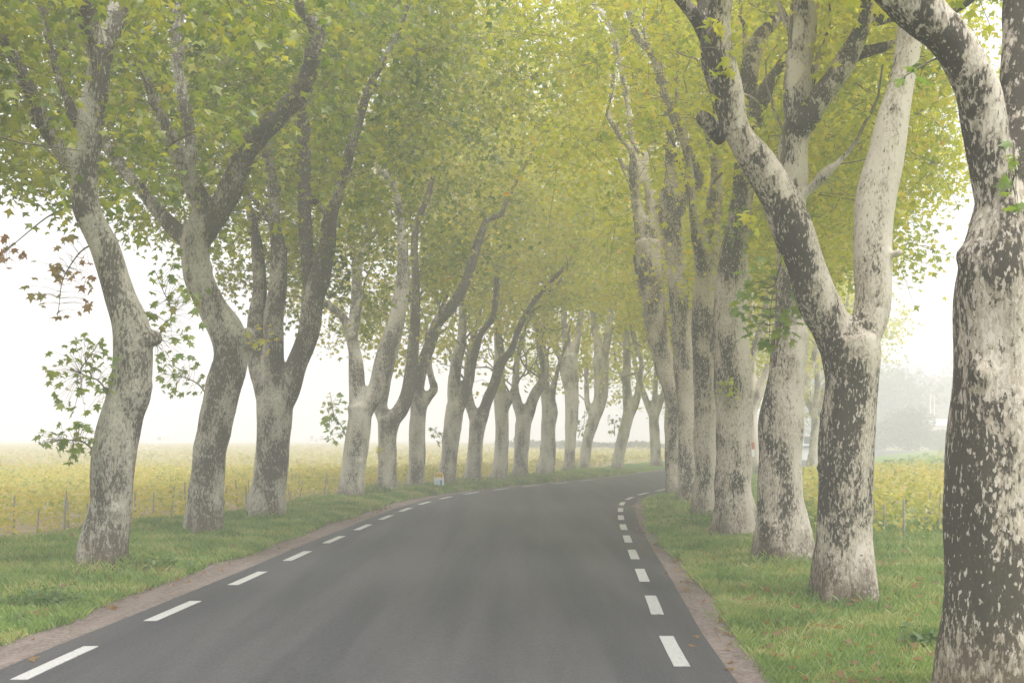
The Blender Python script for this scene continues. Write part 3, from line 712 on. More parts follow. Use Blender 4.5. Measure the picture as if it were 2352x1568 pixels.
# --- trunks: tubes, roots and burls fused by one voxel remesh each
temps = []
for T in TREES:
    mb = MB()
    r = np.random.default_rng(hash_(T.key) + 5)
    vox = min(0.075, max(0.036, T.D * 0.0015))
    T.vox = vox
    for pts, rad, pl in T.limbs:
        m_ = rad > vox * 0.9
        n = len(rad) if m_.all() else max(2, int(np.argmax(~m_)) if (~m_).any() else len(rad))
        k = max(1, int(0.14 / 0.10))
        idx = list(range(0, n, k))
        if len(idx) >= 2:
            mb.tube(pts[idx], rad[idx], 12)
    r0 = T.limbs[0][1][3]
    a0 = r.uniform(0, 6.28)
    for i in range(T.roots):
        a = a0 + i * 2 * math.pi / T.roots + r.uniform(-.3, .3)
        d = np.array((math.cos(a), math.sin(a), 0))
        L = r0 * r.uniform(.98, 1.22)
        b = T.base
        mb.tube([b + d * r0 * .45 + (0, 0, 1.0), b + d * r0 * .68 + (0, 0, .5), b + d * r0 * .84 + (0, 0, .2), b + d * L + (0, 0, .0), b + d * L * 1.15 + (0, 0, -.15)],
                [r0 * .3, r0 * .38, r0 * .34, r0 * .26, r0 * .16], 8)
    for _ in range(7):
        l = T.limbs[r.integers(len(T.limbs))] if r.random() < .6 else T.limbs[0]
        k_ = int(r.integers(4, max(5, len(l[0]) - 8))) if len(l[0]) > 14 else 3
        rad_ = l[1][k_]
        if rad_ < .07 or l[0][k_][2] < .5: continue
        a_ = r.uniform(0, 6.28); c = l[0][k_] + np.array((math.cos(a_), math.sin(a_), 0)) * rad_ * .72; rr = rad_ * r.uniform(.32, .5)
        mb.tube([c + (0, 0, -rr * 1.1), c + (0, 0, -rr * .6), c, c + (0, 0, rr * .6), c + (0, 0, rr)], [rr * .3, rr * .8, rr, rr * .8, rr * .3], 8)
    for (x, y, wd) in T.burls:
        c = P(x, y, T.D - 0.05); rr = wd / 2 / FPX * T.D
        mb.tube([c + (0, 0, -rr * .9), c + (0, 0, -rr * .55), c, c + (0, 0, rr * .55), c + (0, 0, rr * .9)], [rr * .35, rr * .85, rr, rr * .8, rr * .3], 10)
    me = mb.mesh('tmp')
    o = bpy.data.objects.new('tmp', me)
    COL.objects.link(o)
    md = o.modifiers.new('r', 'REMESH'); md.mode = 'VOXEL'; md.voxel_size = vox; md.use_smooth_shade = True
    sm = o.modifiers.new('s', 'SMOOTH'); sm.factor = 0.5; sm.iterations = 5
    temps.append(o)
dg = bpy.context.evaluated_depsgraph_get()
dg.update()
for T, o in zip(TREES, temps):
    me = bpy.data.meshes.new_from_object(o.evaluated_get(dg))
    me.name = 'trunk'
    n = len(me.vertices)
    V = np.empty(n * 3, np.float32); me.vertices.foreach_get('co', V); V = V.reshape(-1, 3).astype(float)
    NN = np.empty(n * 3, np.float32); me.vertices.foreach_get('normal', NN); NN = NN.reshape(-1, 3)
    # nearest limb sample gives each vertex its bark age and any painted-in misty light; the side away from the road is smoother and paler
    sp = np.vstack([l[0][::3] for l in T.limbs]); spl = np.concatenate([np.full(len(l[0][::3]), l[2]) for l in T.limbs]); sr = np.concatenate([l[1][::3] for l in T.limbs])
    pale = np.empty(n)
    for i in range(0, n, 4000):
        d = ((V[i:i + 4000, None, :] - sp[None]) ** 2).sum(2)
        j = d.argmin(1)
        wt = 1.0 / (d / (sr[None] ** 2) + .05) ** 3
        soft = (wt * spl[None]).sum(1) / wt.sum(1)
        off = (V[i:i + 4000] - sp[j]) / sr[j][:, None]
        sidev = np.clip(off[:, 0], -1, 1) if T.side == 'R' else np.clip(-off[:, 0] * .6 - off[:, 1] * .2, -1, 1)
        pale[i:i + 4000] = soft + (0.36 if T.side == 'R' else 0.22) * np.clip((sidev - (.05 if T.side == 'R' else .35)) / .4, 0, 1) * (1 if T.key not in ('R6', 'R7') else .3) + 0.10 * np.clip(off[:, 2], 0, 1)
    nz = SineNoise(hash_(T.key), (3.0, 7.0, 16.0))
    amp = 0.045 if T.D < 45 else 0.03
    V += NN * (amp * nz(V * np.array((1, 1, .45))))[:, None]
    V -= T.base
    me.vertices.foreach_set('co', V.astype(np.float32).ravel())
    at = me.attributes.new('pale', 'FLOAT', 'POINT'); at.data.foreach_set('value', pale.astype(np.float32))
    me.polygons.foreach_set('use_smooth', np.ones(len(me.polygons), bool))
    me.update()
    T.trunk_me = me
for o in temps:
    me = o.data
    bpy.data.objects.remove(o); bpy.data.meshes.remove(me)

# --- leaves
def leaf_outline_full():
    pts = [(0, 0), (-.42, .10), (-.24, .32), (-.52, .60), (-.18, .58), (0, 1.0), (.18, .58), (.52, .60), (.24, .32), (.42, .10), (0, .40)]
    v = np.array([(x, y, -0.22 * abs(x) - 0.16 * y * y) for x, y in pts])
    f = np.array([(10, i, (i + 1) % 10) for i in range(10)])[:, [0, 2, 1]]
    return v, f
def leaf_outline_mid():
    pts = [(0, 0), (-.47, .42), (-.15, .52), (0, 1.0), (.15, .52), (.47, .42)]
    v = np.array([(x, y, -0.3 * abs(x) - 0.16 * y * y) for x, y in pts])
    return v, np.array([(0, 2, 1), (0, 4, 2), (2, 4, 3), (0, 5, 4)])
def leaf_outline_far():
    pts = [(0, 0), (-.40, .5), (0, 1.0), (.40, .5)]
    v = np.array([(x, y, -0.3 * abs(x) - 0.1 * y * y) for x, y in pts])
    return v, np.array([(0, 2, 1), (0, 3, 2)])

def leaves_mesh(name, pos, size, outline, r, droop=0.55, upright=0.55):
    n = len(pos)
    v, f = outline
    a = r.uniform(0, 2 * math.pi, n)
    d = np.stack([np.cos(a), np.sin(a), -droop + r.normal(0, .45, n)], 1)
    d /= np.linalg.norm(d, axis=1)[:, None]
    up = np.stack([r.normal(0, upright, n), r.normal(0, upright, n), np.ones(n)], 1)
    x = np.cross(d, up); x /= np.linalg.norm(x, axis=1)[:, None] + 1e-9
    z = np.cross(x, d)
    s = size[:, None, None]
    V = pos[:, None, :] + s * (v[None, :, 0:1] * x[:, None] + v[None, :, 1:2] * d[:, None] + v[None, :, 2:3] * z[:, None])
    k = len(v)
    F = (np.arange(n) * k)[:, None, None] + f[None]
    return np_mesh(name, V.reshape(-1, 3), F.reshape(-1, f.shape[1]))

FULL, MID, FAR = leaf_outline_full(), leaf_outline_mid(), leaf_outline_far()
shoot_leaf_meshes = {}
def shoot_leaf(mat):
    if mat not in shoot_leaf_meshes:
        L = []
        for i in range(3):
            v, f = FULL
            v = v.copy(); v[:, 0] *= (0.9, 1.0, 1.15)[i]; v[:, 2] *= (1, .5, 1.6)[i]
            me = np_mesh('leaf', v, f); me.materials.append(M[mat]); L.append(me)
        shoot_leaf_meshes[mat] = L
    return shoot_leaf_meshes[mat]

def visible_px(p):
    D = np.maximum(p[:, 1], 0.5)
    return CX + p[:, 0] / D * FPX, HY - (p[:, 2] - CAMH) / D * FPX

def keep_limbs_clear(p, r, prob=0.965):
    """thin the foliage hanging in front of the big limbs that the photograph shows bare"""
    x, y = visible_px(p)
    ix, iy = (x / 4).astype(int), (y / 4).astype(int)
    ok = (ix >= 0) & (ix < 588) & (iy >= 0) & (iy < 392)
    lim = np.full(len(p), 1e9)
    lim[ok] = LIMBMASK[iy[ok], ix[ok]]
    hit = ok & (lim < 1e8) & (p[:, 1] < lim + 0.1)
    return ~(hit & (r.random(len(p)) < prob))

total_leaves = 0
for T in TREES:
    r = np.random.default_rng(hash_(T.key) + 99)
    root = empty('plane_tree', T.base, T.label, 'tree', T.group)
    obj('trunk', T.trunk_me, M['bark_left'] if T.side == 'L' else M['bark_right'], root)
    base, top, rx, ry, xs, ys, ncl = T.crown
    # clump centres through the crown's volume, denser toward its shell
    C = np.empty((0, 3))
    nz = SineNoise(hash_(T.key) + 3, (0.9, 1.8))
    cx, cy, cz = T.base[0] + xs * side_push(T), T.base[1] + ys, (base + top) / 2 - 0.4
    while len(C) < ncl:
        q = r.normal(size=(ncl, 3)); q /= np.linalg.norm(q, axis=1)[:, None]
        q *= (r.random((ncl, 1)) ** 0.42)
        p = np.array((cx, cy, cz)) + q * np.array((rx, ry, (top - base) / 2 + .6))
        low = base + 0.9 * nz(p * np.array((1, 1, 0)))
        p = p[(p[:, 2] > low) & (nz(p) > -0.12)]
        vis_top = CAMH + .3125 * p[:, 1] + .6      # sparse above what the picture shows
        p = p[(p[:, 2] < vis_top) | (r.random(len(p)) < .12)]
        C = np.vstack([C, p])
    C = C[:int(ncl * (.85 if T.D < 30 else .62 if T.D < 45 else .42 if T.side == 'L' and T.key not in ('L14', 'L15', 'L16') else .7))]; ncl = len(C)
    # join every clump to the nearest wood already there
    thin = [(a_, b_, c_, d_) for l in T.limbs for a_, b_, c_, d_ in zip(l[0][:-1], l[0][1:], l[1][:-1], l[1][1:]) if c_ < T.vox * 1.2]
    nodes = [l[0][::4] for l in T.limbs]; nrad = [l[1][::4] for l in T.limbs]
    nodes = np.vstack(nodes); nrad = np.concatenate(nrad)
    hi = nodes[:, 2] > min(base - 1.5, 4.0)
    nodes, nrad = nodes[hi], nrad[hi]
    d0 = np.sqrt(((C[:, None] - nodes[None]) ** 2).sum(2).min(1))
    order = np.argsort(d0)
    cap = len(nodes) + 3 * ncl
    NB = np.empty((cap, 3)); NB[:len(nodes)] = nodes
    RB = np.empty(cap); RB[:len(nodes)] = nrad
    cnt = len(nodes)
    p0, p1, q0, q1 = [], [], [], []
    for i in order:
        c = C[i]
        dd = NB[:cnt] - c
        cost = (dd ** 2).sum(1) + np.where(dd[:, 2] > 0.3, 4.0, 0.0)
        j = int(cost.argmin()); s = NB[j]
        L = np.linalg.norm(c - s)
        rs = min(RB[j] * 0.75, 0.005 + 0.0055 * L)
        mid = (s + c) / 2 + r.normal(0, 0.13 * L, 3) + np.array((0, 0, 0.10 * L))
        m1 = s * .6 + mid * .4 + r.normal(0, .04 * L, 3)
        chain = [s, m1, mid, c]; rr = [rs, rs * .85, rs * .65, max(0.005, rs * .35)]
        for k in range(3):
            p0.append(chain[k]); p1.append(chain[k + 1]); q0.append(rr[k]); q1.append(rr[k + 1])
        NB[cnt:cnt + 3] = chain[1:]; RB[cnt:cnt + 3] = rr[1:]; cnt += 3
    for a_, b_, c_, d_ in thin:
        p0.append(a_); p1.append(b_); q0.append(c_); q1.append(d_)
    p0, p1, q0, q1 = map(np.array, (p0, p1, q0, q1))
    near = T.D < 46
    per = 46 if near else 28
    sg = r.uniform(.28, .50, (ncl, 1, 1))
    pos = (C[:, None, :] + r.normal(0, 1, (ncl, per, 3)) * sg * np.array((1, 1, .62)) - np.array((0, 0, .12))).reshape(-1, 3)
    par = np.repeat(C, per, 0)
    ok = keep_limbs_clear(pos, r) & (pos[:, 2] > base - 1.3)
    pos, par = pos[ok], par[ok]
    # fine twiglets toward a third of the leaves
    pick = r.random(len(pos)) < (0.07 if near else 0.04)
    p0 = np.vstack([p0, par[pick]]); p1 = np.vstack([p1, pos[pick]]); q0 = np.concatenate([q0, np.full(pick.sum(), .006)]); q1 = np.concatenate([q1, np.full(pick.sum(), .003)])
    V, F = prisms(p0 - T.base, p1 - T.base, q0, q1, 3)
    obj('branchwork', np_mesh('branchwork', V, F, True), M['twig'], root, kind='stuff')
    size = r.uniform(.085, .155, len(pos)) * (1.18 if T.D < 30 else 1.34 if near else 1.75)
    me = leaves_mesh('crown', pos - T.base, size, MID if near else FAR, r)
    total_leaves += len(pos)
    obj('crown', me, M[T.leaf or ('leaf' if T.side == 'L' else 'leaf_yellow')], root, kind='stuff')
    # low leafy shoots: a stem and single leaves
    for (mat, anchor, ctr, hw, hh, n, dz) in T.shoots:
        D0 = T.D
        A = P(anchor[0], anchor[1], D0); E = P(ctr[0], ctr[1], D0 + dz)
        mb = MB()
        pts = []
        for k in range(n):
            while True:
                u, v = r.uniform(-1, 1), r.uniform(-1, 1)
                if u * u + v * v < 1: break
            pts.append(P(ctr[0] + u * hw, ctr[1] + v * hh, D0 + dz + r.normal(0, .22)))
        pts = np.array(pts)
        far = pts[np.argmax(((pts - A) ** 2).sum(1))]
        stem = catmull(np.array([A, A * .6 + E * .4 + (0, 0, .08), E, E * .35 + far * .65, far]), 0.08)
        mb.tube(stem, np.linspace(.014, .004, len(stem)) * (D0 / 20) ** .5, 5)
        for p in pts:
            j = np.argmin(((stem - p) ** 2).sum(1))
            mb.tube([stem[j], (stem[j] + p) / 2 + (0, 0, .03), p], [.004, .003, .002], 3)
        me = mb.mesh('leafy_shoot', True)
        me.transform(__import__('mathutils').Matrix.Translation(Vector(-T.base)))
        sh = obj('leafy_shoot', me, M['twig'], root)
        for p in pts:
            lf = bpy.data.objects.new('leaf', shoot_leaf(mat)[r.integers(3)])
            COL.objects.link(lf); lf.parent = sh
            lf.location = p - T.base
            s = r.uniform(.09, .17) * (1.0 if D0 < 32 else 1.5)
            if T.key == 'R1': s *= .8
            lf.scale = (s, s, s)
            lf.rotation_euler = (r.normal(-.55, .45), r.normal(0, .5), r.uniform(0, 6.28))

# ------------------------------------------------------------------ vineyards
def inside_poly_left(p):  # left of field edge
    return p[:, 0] < xat(LFIELD, p[:, 1]) - 0.15

def vine_rows(edge, side, zmin, zmax, rows, spacing, step_, r, per, hgt, first=0.35, spread=.24):
    """leaf centres on rows that run along the field edge"""
    out_ = []
    for k in range(rows):
        pl = offset(edge, side * (first + spacing * k))
        s = resample(pl, int(np.linalg.norm(np.diff(pl, axis=0), axis=1).sum() / step_))
        s = s[(s[:, 1] > zmin) & (s[:, 1] < zmax)]
        fx = np.abs(s[:, 0]) < 0.40 * s[:, 1] + 3
        s = s[fx]
        if not len(s): continue
        h = hgt * r.uniform(.8, 1.15, len(s))
        q = np.repeat(s, per, 0); hh = np.repeat(h, per)
        z = 0.1 + hh * r.beta(1.7, 1.15, len(q))
        out_.append(np.column_stack([q + r.normal(0, spread, q.shape), z]))
    return np.vstack(out_)

r = np.random.default_rng(77)
pl_ = vine_rows(LFIELD, -1, 20, 66, 26, 1.05, .55, r, 24, .60)
obj('vineyard_foliage', leaves_mesh('vineyard_foliage', pl_, r.uniform(.10, .17, len(pl_)), FAR, r, .4, .8), M['vine_leaf'], kind='stuff')
pr_ = vine_rows(RROWS, 1, 20, 62, 22, 1.0, .55, r, 26, .78)
pr_ = pr_[pr_[:, 1] > 25.4 + r.uniform(-.15, .2, len(pr_))]
obj('vineyard_foliage', leaves_mesh('vineyard_foliage', pr_, r.uniform(.10, .17, len(pr_)), FAR, r, .4, .8), M['vine_leaf'], kind='stuff')
# farther out: coarser, lower count, beyond the rows above
def far_vines(n, x0, x1, y0, y1, cond, seed, hgt, sz):
    r = np.random.default_rng(seed)
    p = np.column_stack([r.uniform(x0, x1, n), y0 + (y1 - y0) * r.random(n) ** 1.25, np.zeros(n)])
    p[:, 2] = 0.1 + hgt * r.random(n)
    p = p[cond(p) & (np.abs(p[:, 0]) < .42 * p[:, 1] + 4)]
    return leaves_mesh('far_vineyard_foliage', p, r.uniform(sz * .7, sz * 1.3, len(p)), FAR, r, .4, .8)
LF28 = offset(LFIELD, -27)
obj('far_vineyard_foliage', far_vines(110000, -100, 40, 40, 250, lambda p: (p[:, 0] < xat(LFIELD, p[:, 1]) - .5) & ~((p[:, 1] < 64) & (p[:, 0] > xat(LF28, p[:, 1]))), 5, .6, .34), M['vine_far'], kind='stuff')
def grass_clump_mesh(name, pts, h, r, wmul=1.0):
    n = len(pts)
    a = r.uniform(0, 6.28, n); lean = r.normal(0, .45, (n, 2)) * h[:, None]
    wd = r.uniform(.004, .008, n) * wmul
    sx, sy = np.cos(a) * wd, np.sin(a) * wd
    z0 = pts[:, 2]
    A = np.column_stack([pts[:, 0] - sx, pts[:, 1] - sy, z0]); B = np.column_stack([pts[:, 0] + sx, pts[:, 1] + sy, z0])
    Cc = np.column_stack([pts[:, 0] + lean[:, 0] * .45, pts[:, 1] + lean[:, 1] * .45 + wd, z0 + h * .62])
    E = np.column_stack([pts[:, 0] + lean[:, 0], pts[:, 1] + lean[:, 1], z0 + h])
    V = np.stack([A, B, Cc, E], 1).reshape(-1, 3)
    b = (np.arange(n) * 4)[:, None, None]
    F = (b + np.array([(0, 1, 3), (1, 2, 3)])[None]).reshape(-1, 3)
    return np_mesh(name, V, F)

def verge_points(n, a, b, z0, z1, r, power=1.0):
    """points between two edges, thinning with distance"""
    u = r.random(n)
    z = z0 * (z1 / z0) ** u
    xa, xb = xat(a, z), xat(b, z)
    f = r.random(n) ** power
    x = xa + (xb - xa) * f
    return np.column_stack([x, z, np.full(n, 0.03)]), f

r = np.random.default_rng(8)
patch = SineNoise(21, (1.1, 2.6))
for nm, a, b, n in (('verge_grass', LG, LFIELD, 115000), ('verge_grass', RG, offset(RG, 7.0), 115000)):
    p, f = verge_points(n, a, b, 9.8, 75, r, 1.25)
    p = p[np.abs(p[:, 0]) < .40 * p[:, 1] + 1]
    e = r.random(len(p)) < .09            # tufts creeping over the gravel edge
    ez = 9.8 * 7 ** r.random(e.sum())
    p[e, 1] = ez; p[e, 0] = xat(a, ez) + (1 if a is LG else -1) * (np.abs(r.normal(0, .07, e.sum())) - .03)
    p = on_turf(p, 0 if a is LG else 1, -.006)
    hgt = r.uniform(.05, .12, len(p)) * (1 + .45 * patch(p)) * np.clip(.8 + p[:, 1] / 90, .8, 1.4)
    # longer around tree feet
    for T in TREES:
        d = np.hypot(p[:, 0] - T.base[0], p[:, 1] - T.base[1])
        hgt *= 1 + 1.1 * np.exp(-(d / .6) ** 2)
    obj(nm, grass_clump_mesh(nm, p, hgt, r, np.clip(p[:, 1] / 13, 1, 3.5)), M['grass_blade'], kind='stuff')
# fallen leaves on both verges and the gravel edge
p1_, _ = verge_points(700, LG, LFIELD, 12, 45, r, 1.4); p2_, _ = verge_points(900, RG, offset(RG, 6.0), 10, 24, r, 1.2)
pp = np.vstack([on_turf(p1_, 0, .05), on_turf(p2_, 1, .05)])
_e = 160; ez = r.uniform(11, 40, _e); sd_ = r.random(_e) < .5
pe = np.column_stack([np.where(sd_, xat(LG, ez) + np.abs(r.normal(.25, .2, _e)), xat(RG, ez) - np.abs(r.normal(.25, .2, _e))), ez, np.full(_e, .045)])
pp = np.vstack([pp, pe])
obj('leaf_litter', leaves_mesh('leaf_litter', pp, r.uniform(.08, .14, len(pp)), MID, r, .05, .35), M['dead_leaf'], kind='stuff')

# meadow beyond the right vineyard
r = np.random.default_rng(15); n = 40000
p = np.column_stack([r.uniform(8, 95, n), 58 + 150 * r.random(n) ** 1.4, np.zeros(n)]); p[:, 2] = .45 * r.random(n)
p = p[(p[:, 0] > xat(RFIELD, p[:, 1]) + 1) & (p[:, 0] < .40 * p[:, 1] + 4)]
obj('meadow_grass', leaves_mesh('meadow_grass', p, r.uniform(.3, .6, len(p)), FAR, r, -.2, .9), M['grass_blade'], kind='stuff')

# vineyard stakes: each a thing
stake_me = []
for i in range(3):
    mb = MB()
    mb.tube([(0, 0, -.2), (.004 * i, 0, .35), (.012 * i, .004, .74), (.014 * i, .004, .77)], [.021, .020, .019, .010], 6)
    me = mb.mesh('vineyard_stake', True); me.materials.append(M['wood']); stake_me.append(me)
ORD = ['first', 'second', 'third', 'fourth', 'fifth', 'sixth', 'seventh', 'eighth', 'ninth', 'tenth', 'eleventh', 'twelfth', 'thirteenth', 'fourteenth', 'fifteenth', 'sixteenth']
def stakes(edge, side, zs, zmax, kind, group, rows, sp, gaps):
    """gaps: (right limit in the picture, words for the gap between the trunks)"""
    rr = np.random.default_rng(31)
    found = {}
    for k in range(rows):
        pl = offset(edge, side * (.12 + k * 1.05))
        s = resample(pl, int(np.linalg.norm(np.diff(pl, axis=0), axis=1).sum() / sp))
        for q in s:
            if zs < q[1] < zmax and abs(q[0]) < .372 * q[1] + .3 and rr.random() < .68:
                x, y = q[0] + rr.normal(0, .08), q[1] + rr.normal(0, .12)
                px = CX + x / y * FPX
                g = next((i for i, gp in enumerate(gaps) if px < gp[0]), len(gaps) - 1)
                found.setdefault((g, k), []).append((px, x, y))
    for (g, k), L in sorted(found.items()):
        for i, (px, x, y) in enumerate(sorted(L)):
            o = obj('vineyard_stake', stake_me[rr.integers(3)])
            o.location = (x, y, 0)
            o.rotation_euler = (rr.normal(0, .06), rr.normal(0, .08), rr.uniform(0, 6.28))
            s_ = rr.uniform(.8, 1.15); o.scale = (s_, s_, s_)
            o['label'] = f"{kind}, {ORD[min(i, 15)]} from left in {('front', 'second', 'third')[k]} row {gaps[g][1]}"
            o['category'] = 'stake'; o['group'] = group
stakes(LFIELD, -1, 23.5, 46, 'wooden vine stake', 'stakes along the front of the left vineyard', 2, .85,
       [(235, 'left of the foremost trunk'), (470, 'before the second left trunk'), (615, 'before the third left trunk'), (805, 'before the fourth left trunk'), (9999, 'past the fourth left trunk')])
stakes(RROWS, 1, 25.3, 30, 'thin vine stake', 'stakes along the front of the right vineyard', 3, .8,
       [(1940, 'left of the dark second right trunk'), (9999, 'beside the nearest right trunk')])

# ------------------------------------------------------------------ small roadside things
# kilometre stone
KD = 50.8; kb = on_turf(np.array([(-2.66, KD, 0.02)]), 0, .01)[0]
root = empty('kilometre_stone', kb, 'small white kilometre stone with a rounded yellow top beside a tree foot', 'milestone')
root.rotation_euler = (0, 0, math.radians(-6)); root.scale = (1.12, 1.12, 1.25)
def arch(w_, h0, h1, y0, y1, zcut0, zcut1, n=10):
    """front outline of a round-headed slab between two heights"""
    def half(z):
        if z <= h0: return w_ / 2
        tt = min(1.0, (z - h0) / (h1 - h0)); return w_ / 2 * math.sqrt(max(0, 1 - tt * tt * .92))
    zs = np.linspace(zcut0, zcut1, n)
    o = [(half(z), z) for z in zs] + [(-half(z), z) for z in zs[::-1]]
    mb = MB(); m_ = len(o)
    vs = [(x, y0, z) for x, z in o] + [(x, y1, z) for x, z in o]
    fs = [tuple(range(m_)), tuple(range(2 * m_ - 1, m_ - 1, -1))] + [(i, i + m_, (i + 1) % m_ + m_, (i + 1) % m_) for i in range(m_)]
    mb.add(vs, fs)
    return mb
M['stone_white'] = simple_mat('kilometre_stone_white', (0.62, 0.62, 0.60), (0.78, 0.78, 0.75), 12)
M['stone_yellow'] = simple_mat('kilometre_stone_yellow', (0.72, 0.48, 0.10), (0.78, 0.56, 0.15), 12)
M['panel_blue'] = simple_mat('pale_blue_panel', (0.50, 0.60, 0.72), (0.56, 0.66, 0.76), 12)
M['mark_blue'] = simple_mat('blue_mark', (0.16, 0.26, 0.42), (0.2, 0.3, 0.46), 12)
M['mark_dark'] = simple_mat('dark_lettering', (0.06, 0.05, 0.03), (0.08, 0.07, 0.05), 12)
obj('stone_body', arch(.30, .27, .44, -.09, .09, -.1, .27).mesh('stone_body'), M['stone_white'], root)
obj('stone_cap', arch(.30, .27, .42, -.088, .088, .272, .42).mesh('stone_cap'), M['stone_yellow'], root)
mb = MB(); mb.box(-.12, .045, -.094, -.091, .02, .19)
obj('panel', mb.mesh('panel'), M['panel_blue'], root)
mb = MB(); mb.box(.048, .115, -.095, -.091, .03, .20)
obj('distance_panel', mb.mesh('distance_panel'), M['mark_blue'], root)
tx = bpy.data.curves.new('lettering', 'FONT'); tx.body = 'D974'; tx.size = .105; tx.align_x = 'CENTER'; tx.extrude = .001
to_ = bpy.data.objects.new('tmp', tx); COL.objects.link(to_)
lm = bpy.data.meshes.new_from_object(to_.evaluated_get(bpy.context.evaluated_depsgraph_get())); lm.name = 'lettering'
bpy.data.objects.remove(to_); bpy.data.curves.remove(tx)
to = obj('lettering', lm, M['mark_dark'], root)
to.location = (0, -.0905, .292); to.rotation_euler = (math.radians(90), 0, 0)

# two slanting pale sticks right of the seventh tree
for i, (x, h_) in enumerate(((1052, .62), (1060, .66))):
    b = P(x, 1120, 53.3); mb = MB()
    mb.tube([(0, 0, -.1), (.10, 0, h_ * .5), (.21, 0, h_)], [.014, .012, .008], 5)
    o = obj('stick', mb.mesh('stick', True), M['wood_pale'])
    o.location = (b[0], b[1], .02)
    o['label'] = ('left one of two pale sticks slanting from the grass beyond the kilometre stone', 'right one of two pale sticks slanting from the grass beyond the kilometre stone')[i]
    o['category'] = 'stick'; o['group'] = 'pale slanting sticks'

# red and white marker behind the fourth right tree
MD = 60.0; mp = P(1727, 1020, MD)
root = empty('marker_post', (mp[0], MD, 0), 'small red and white marker plate on a thin post between two right trunks', 'road marker')
M['metal'] = simple_mat('grey_metal', (0.45, 0.45, 0.45), (0.55, 0.55, 0.54), 15, .5)
M['red'] = simple_mat('red_plate', (0.42, 0.09, 0.06), (0.48, 0.11, 0.07), 10)
M['white'] = simple_mat('white_plate', (0.74, 0.74, 0.73), (0.8, 0.8, 0.79), 10)
mb = MB(); mb.tube([(0, .02, -.2), (0, .02, 1.0), (0, .02, 1.75)], [.02, .02, .02], 8)
obj('post', mb.mesh('post', True), M['metal'], root)
mb = MB(); mb.box(-.09, .11, -.022, -.004, 1.42, 1.71); obj('red_plate', mb.mesh('red_plate'), M['red'], root)
mb = MB(); mb.box(-.09, .11, -.022, -.004, 1.10, 1.415); obj('white_plate', mb.mesh('white_plate'), M['white'], root)

# dark weeds in the verges
def weed(px, py, label, n, w_, h_, seed):
    D = CAMH * FPX / (py - HY); b = P(px, py, D); b = on_turf(np.array([b]), 0 if px < CX else 1)[0]
    r = np.random.default_rng(seed)
    root = empty('weed_clump', b, label, 'weed', 'dark weeds in the verges')
    p = np.column_stack([r.normal(0, w_ * .5, n), r.normal(0, w_ * .4, n), .06 + np.abs(r.normal(0, h_ * .5, n))])
    me = leaves_mesh('foliage', p, r.uniform(.05, .10, n), MID, r, .1, .5)
    obj('foliage', me, M['weed'], root, kind='stuff')
    st = r.choice(n, min(n, 40), False)
    V, F = prisms(p[st] * np.array((.3, .3, 0)), p[st], np.full(len(st), .004), np.full(len(st), .002))
    obj('stalk_tangle', np_mesh('stalk_tangle', V, F), M['weed'], root, kind='stuff')
weed(355, 1325, 'low dark weed patch right of the foremost left trunk', 260, .55, .16, 1)
weed(95, 1405, 'low dark weed patch in the grass at the far left', 220, .5, .12, 2)
weed(1600, 1222, 'dark tall weeds at the edge of the right verge', 200, .55, .30, 3)
weed(2120, 1500, 'dark weed tuft in the grass beside the nearest right trunk', 90, .2, .1, 4)

# ------------------------------------------------------------------ far background in the mist
def bush(px, D, w_, h_, label, cat='bush', n=4200, mat='bush_leaf', name='bush', trunk=.12, seed=1, z0=0.0, leaf=.26):
    r = np.random.default_rng(seed)
    D, w_, h_, leaf = D * 1.45, w_ * 1.45, h_ * 1.45, leaf * 1.4
    b = np.array(((px - CX) / FPX * D, D, 0.0))
    root = empty(name, b, label, cat, 'bushes and trees in the mist on the right')
    q = r.normal(size=(n, 3)); q /= np.linalg.norm(q, axis=1)[:, None]; q *= r.random((n, 1)) ** .4
    nz = SineNoise(seed, (.8, 1.7, 3.2))
    p = q * np.array((w_ / 2, w_ / 2.4, (h_ - z0) / 2)) + np.array((0, 0, z0 + (h_ - z0) / 2))
    k_ = nz(p); p *= np.column_stack([1 + .42 * k_, 1 + .42 * k_, 1 + .2 * k_])
    p = p[p[:, 2] > .1]
    obj('crown', leaves_mesh('crown', p, r.uniform(.7, 1.3, len(p)) * leaf, FAR, r), M[mat], root, kind='stuff')
    mb = MB()
    for k in range(5):
        a = r.uniform(0, 6.28); e = np.array((math.cos(a) * w_ * .3, math.sin(a) * w_ * .25, h_ * r.uniform(.6, .85)))
        mb.tube([(0, 0, -.1), e * np.array((.25, .25, .4)), e], [trunk, trunk * .7, trunk * .25], 6)
    obj('trunk', mb.mesh('trunk', True), M['twig'], root)
bush(2090, 128, 4.6, 4.3, 'rounded grey-green bush at the far edge of the right vineyard', seed=4)
bush(2165, 132, 4.2, 2.1, 'lower grey-green bush beside the pale shed in the mist', seed=5)
bush(2015, 135, 4.2, 2.9, 'misty bush just right of the pale second-tree trunk', seed=6)
bush(2040, 165, 12, 9.5, 'hazy brownish round tree behind the misty bushes', 'tree', 4200, 'bush_leaf', 'background_tree', .25, 7, .8, .6)
bush(2075, 215, 15, 11.5, 'faint tall tree silhouette deep in the mist behind the round tree', 'tree', 4200, 'bush_leaf', 'background_tree', .3, 8, 1.0, .9)
bush(2260, 205, 15, 12.5, 'faint taller tree silhouette in the mist by the nearest right trunk', 'tree', 4200, 'bush_leaf', 'background_tree', .3, 9, 1.0, .9)
bush(1900, 150, 9, 12, 'misty dark green tree between the second and third right trunks', 'tree', 4200, 'bush_leaf', 'background_tree', .25, 10, .6, .55)
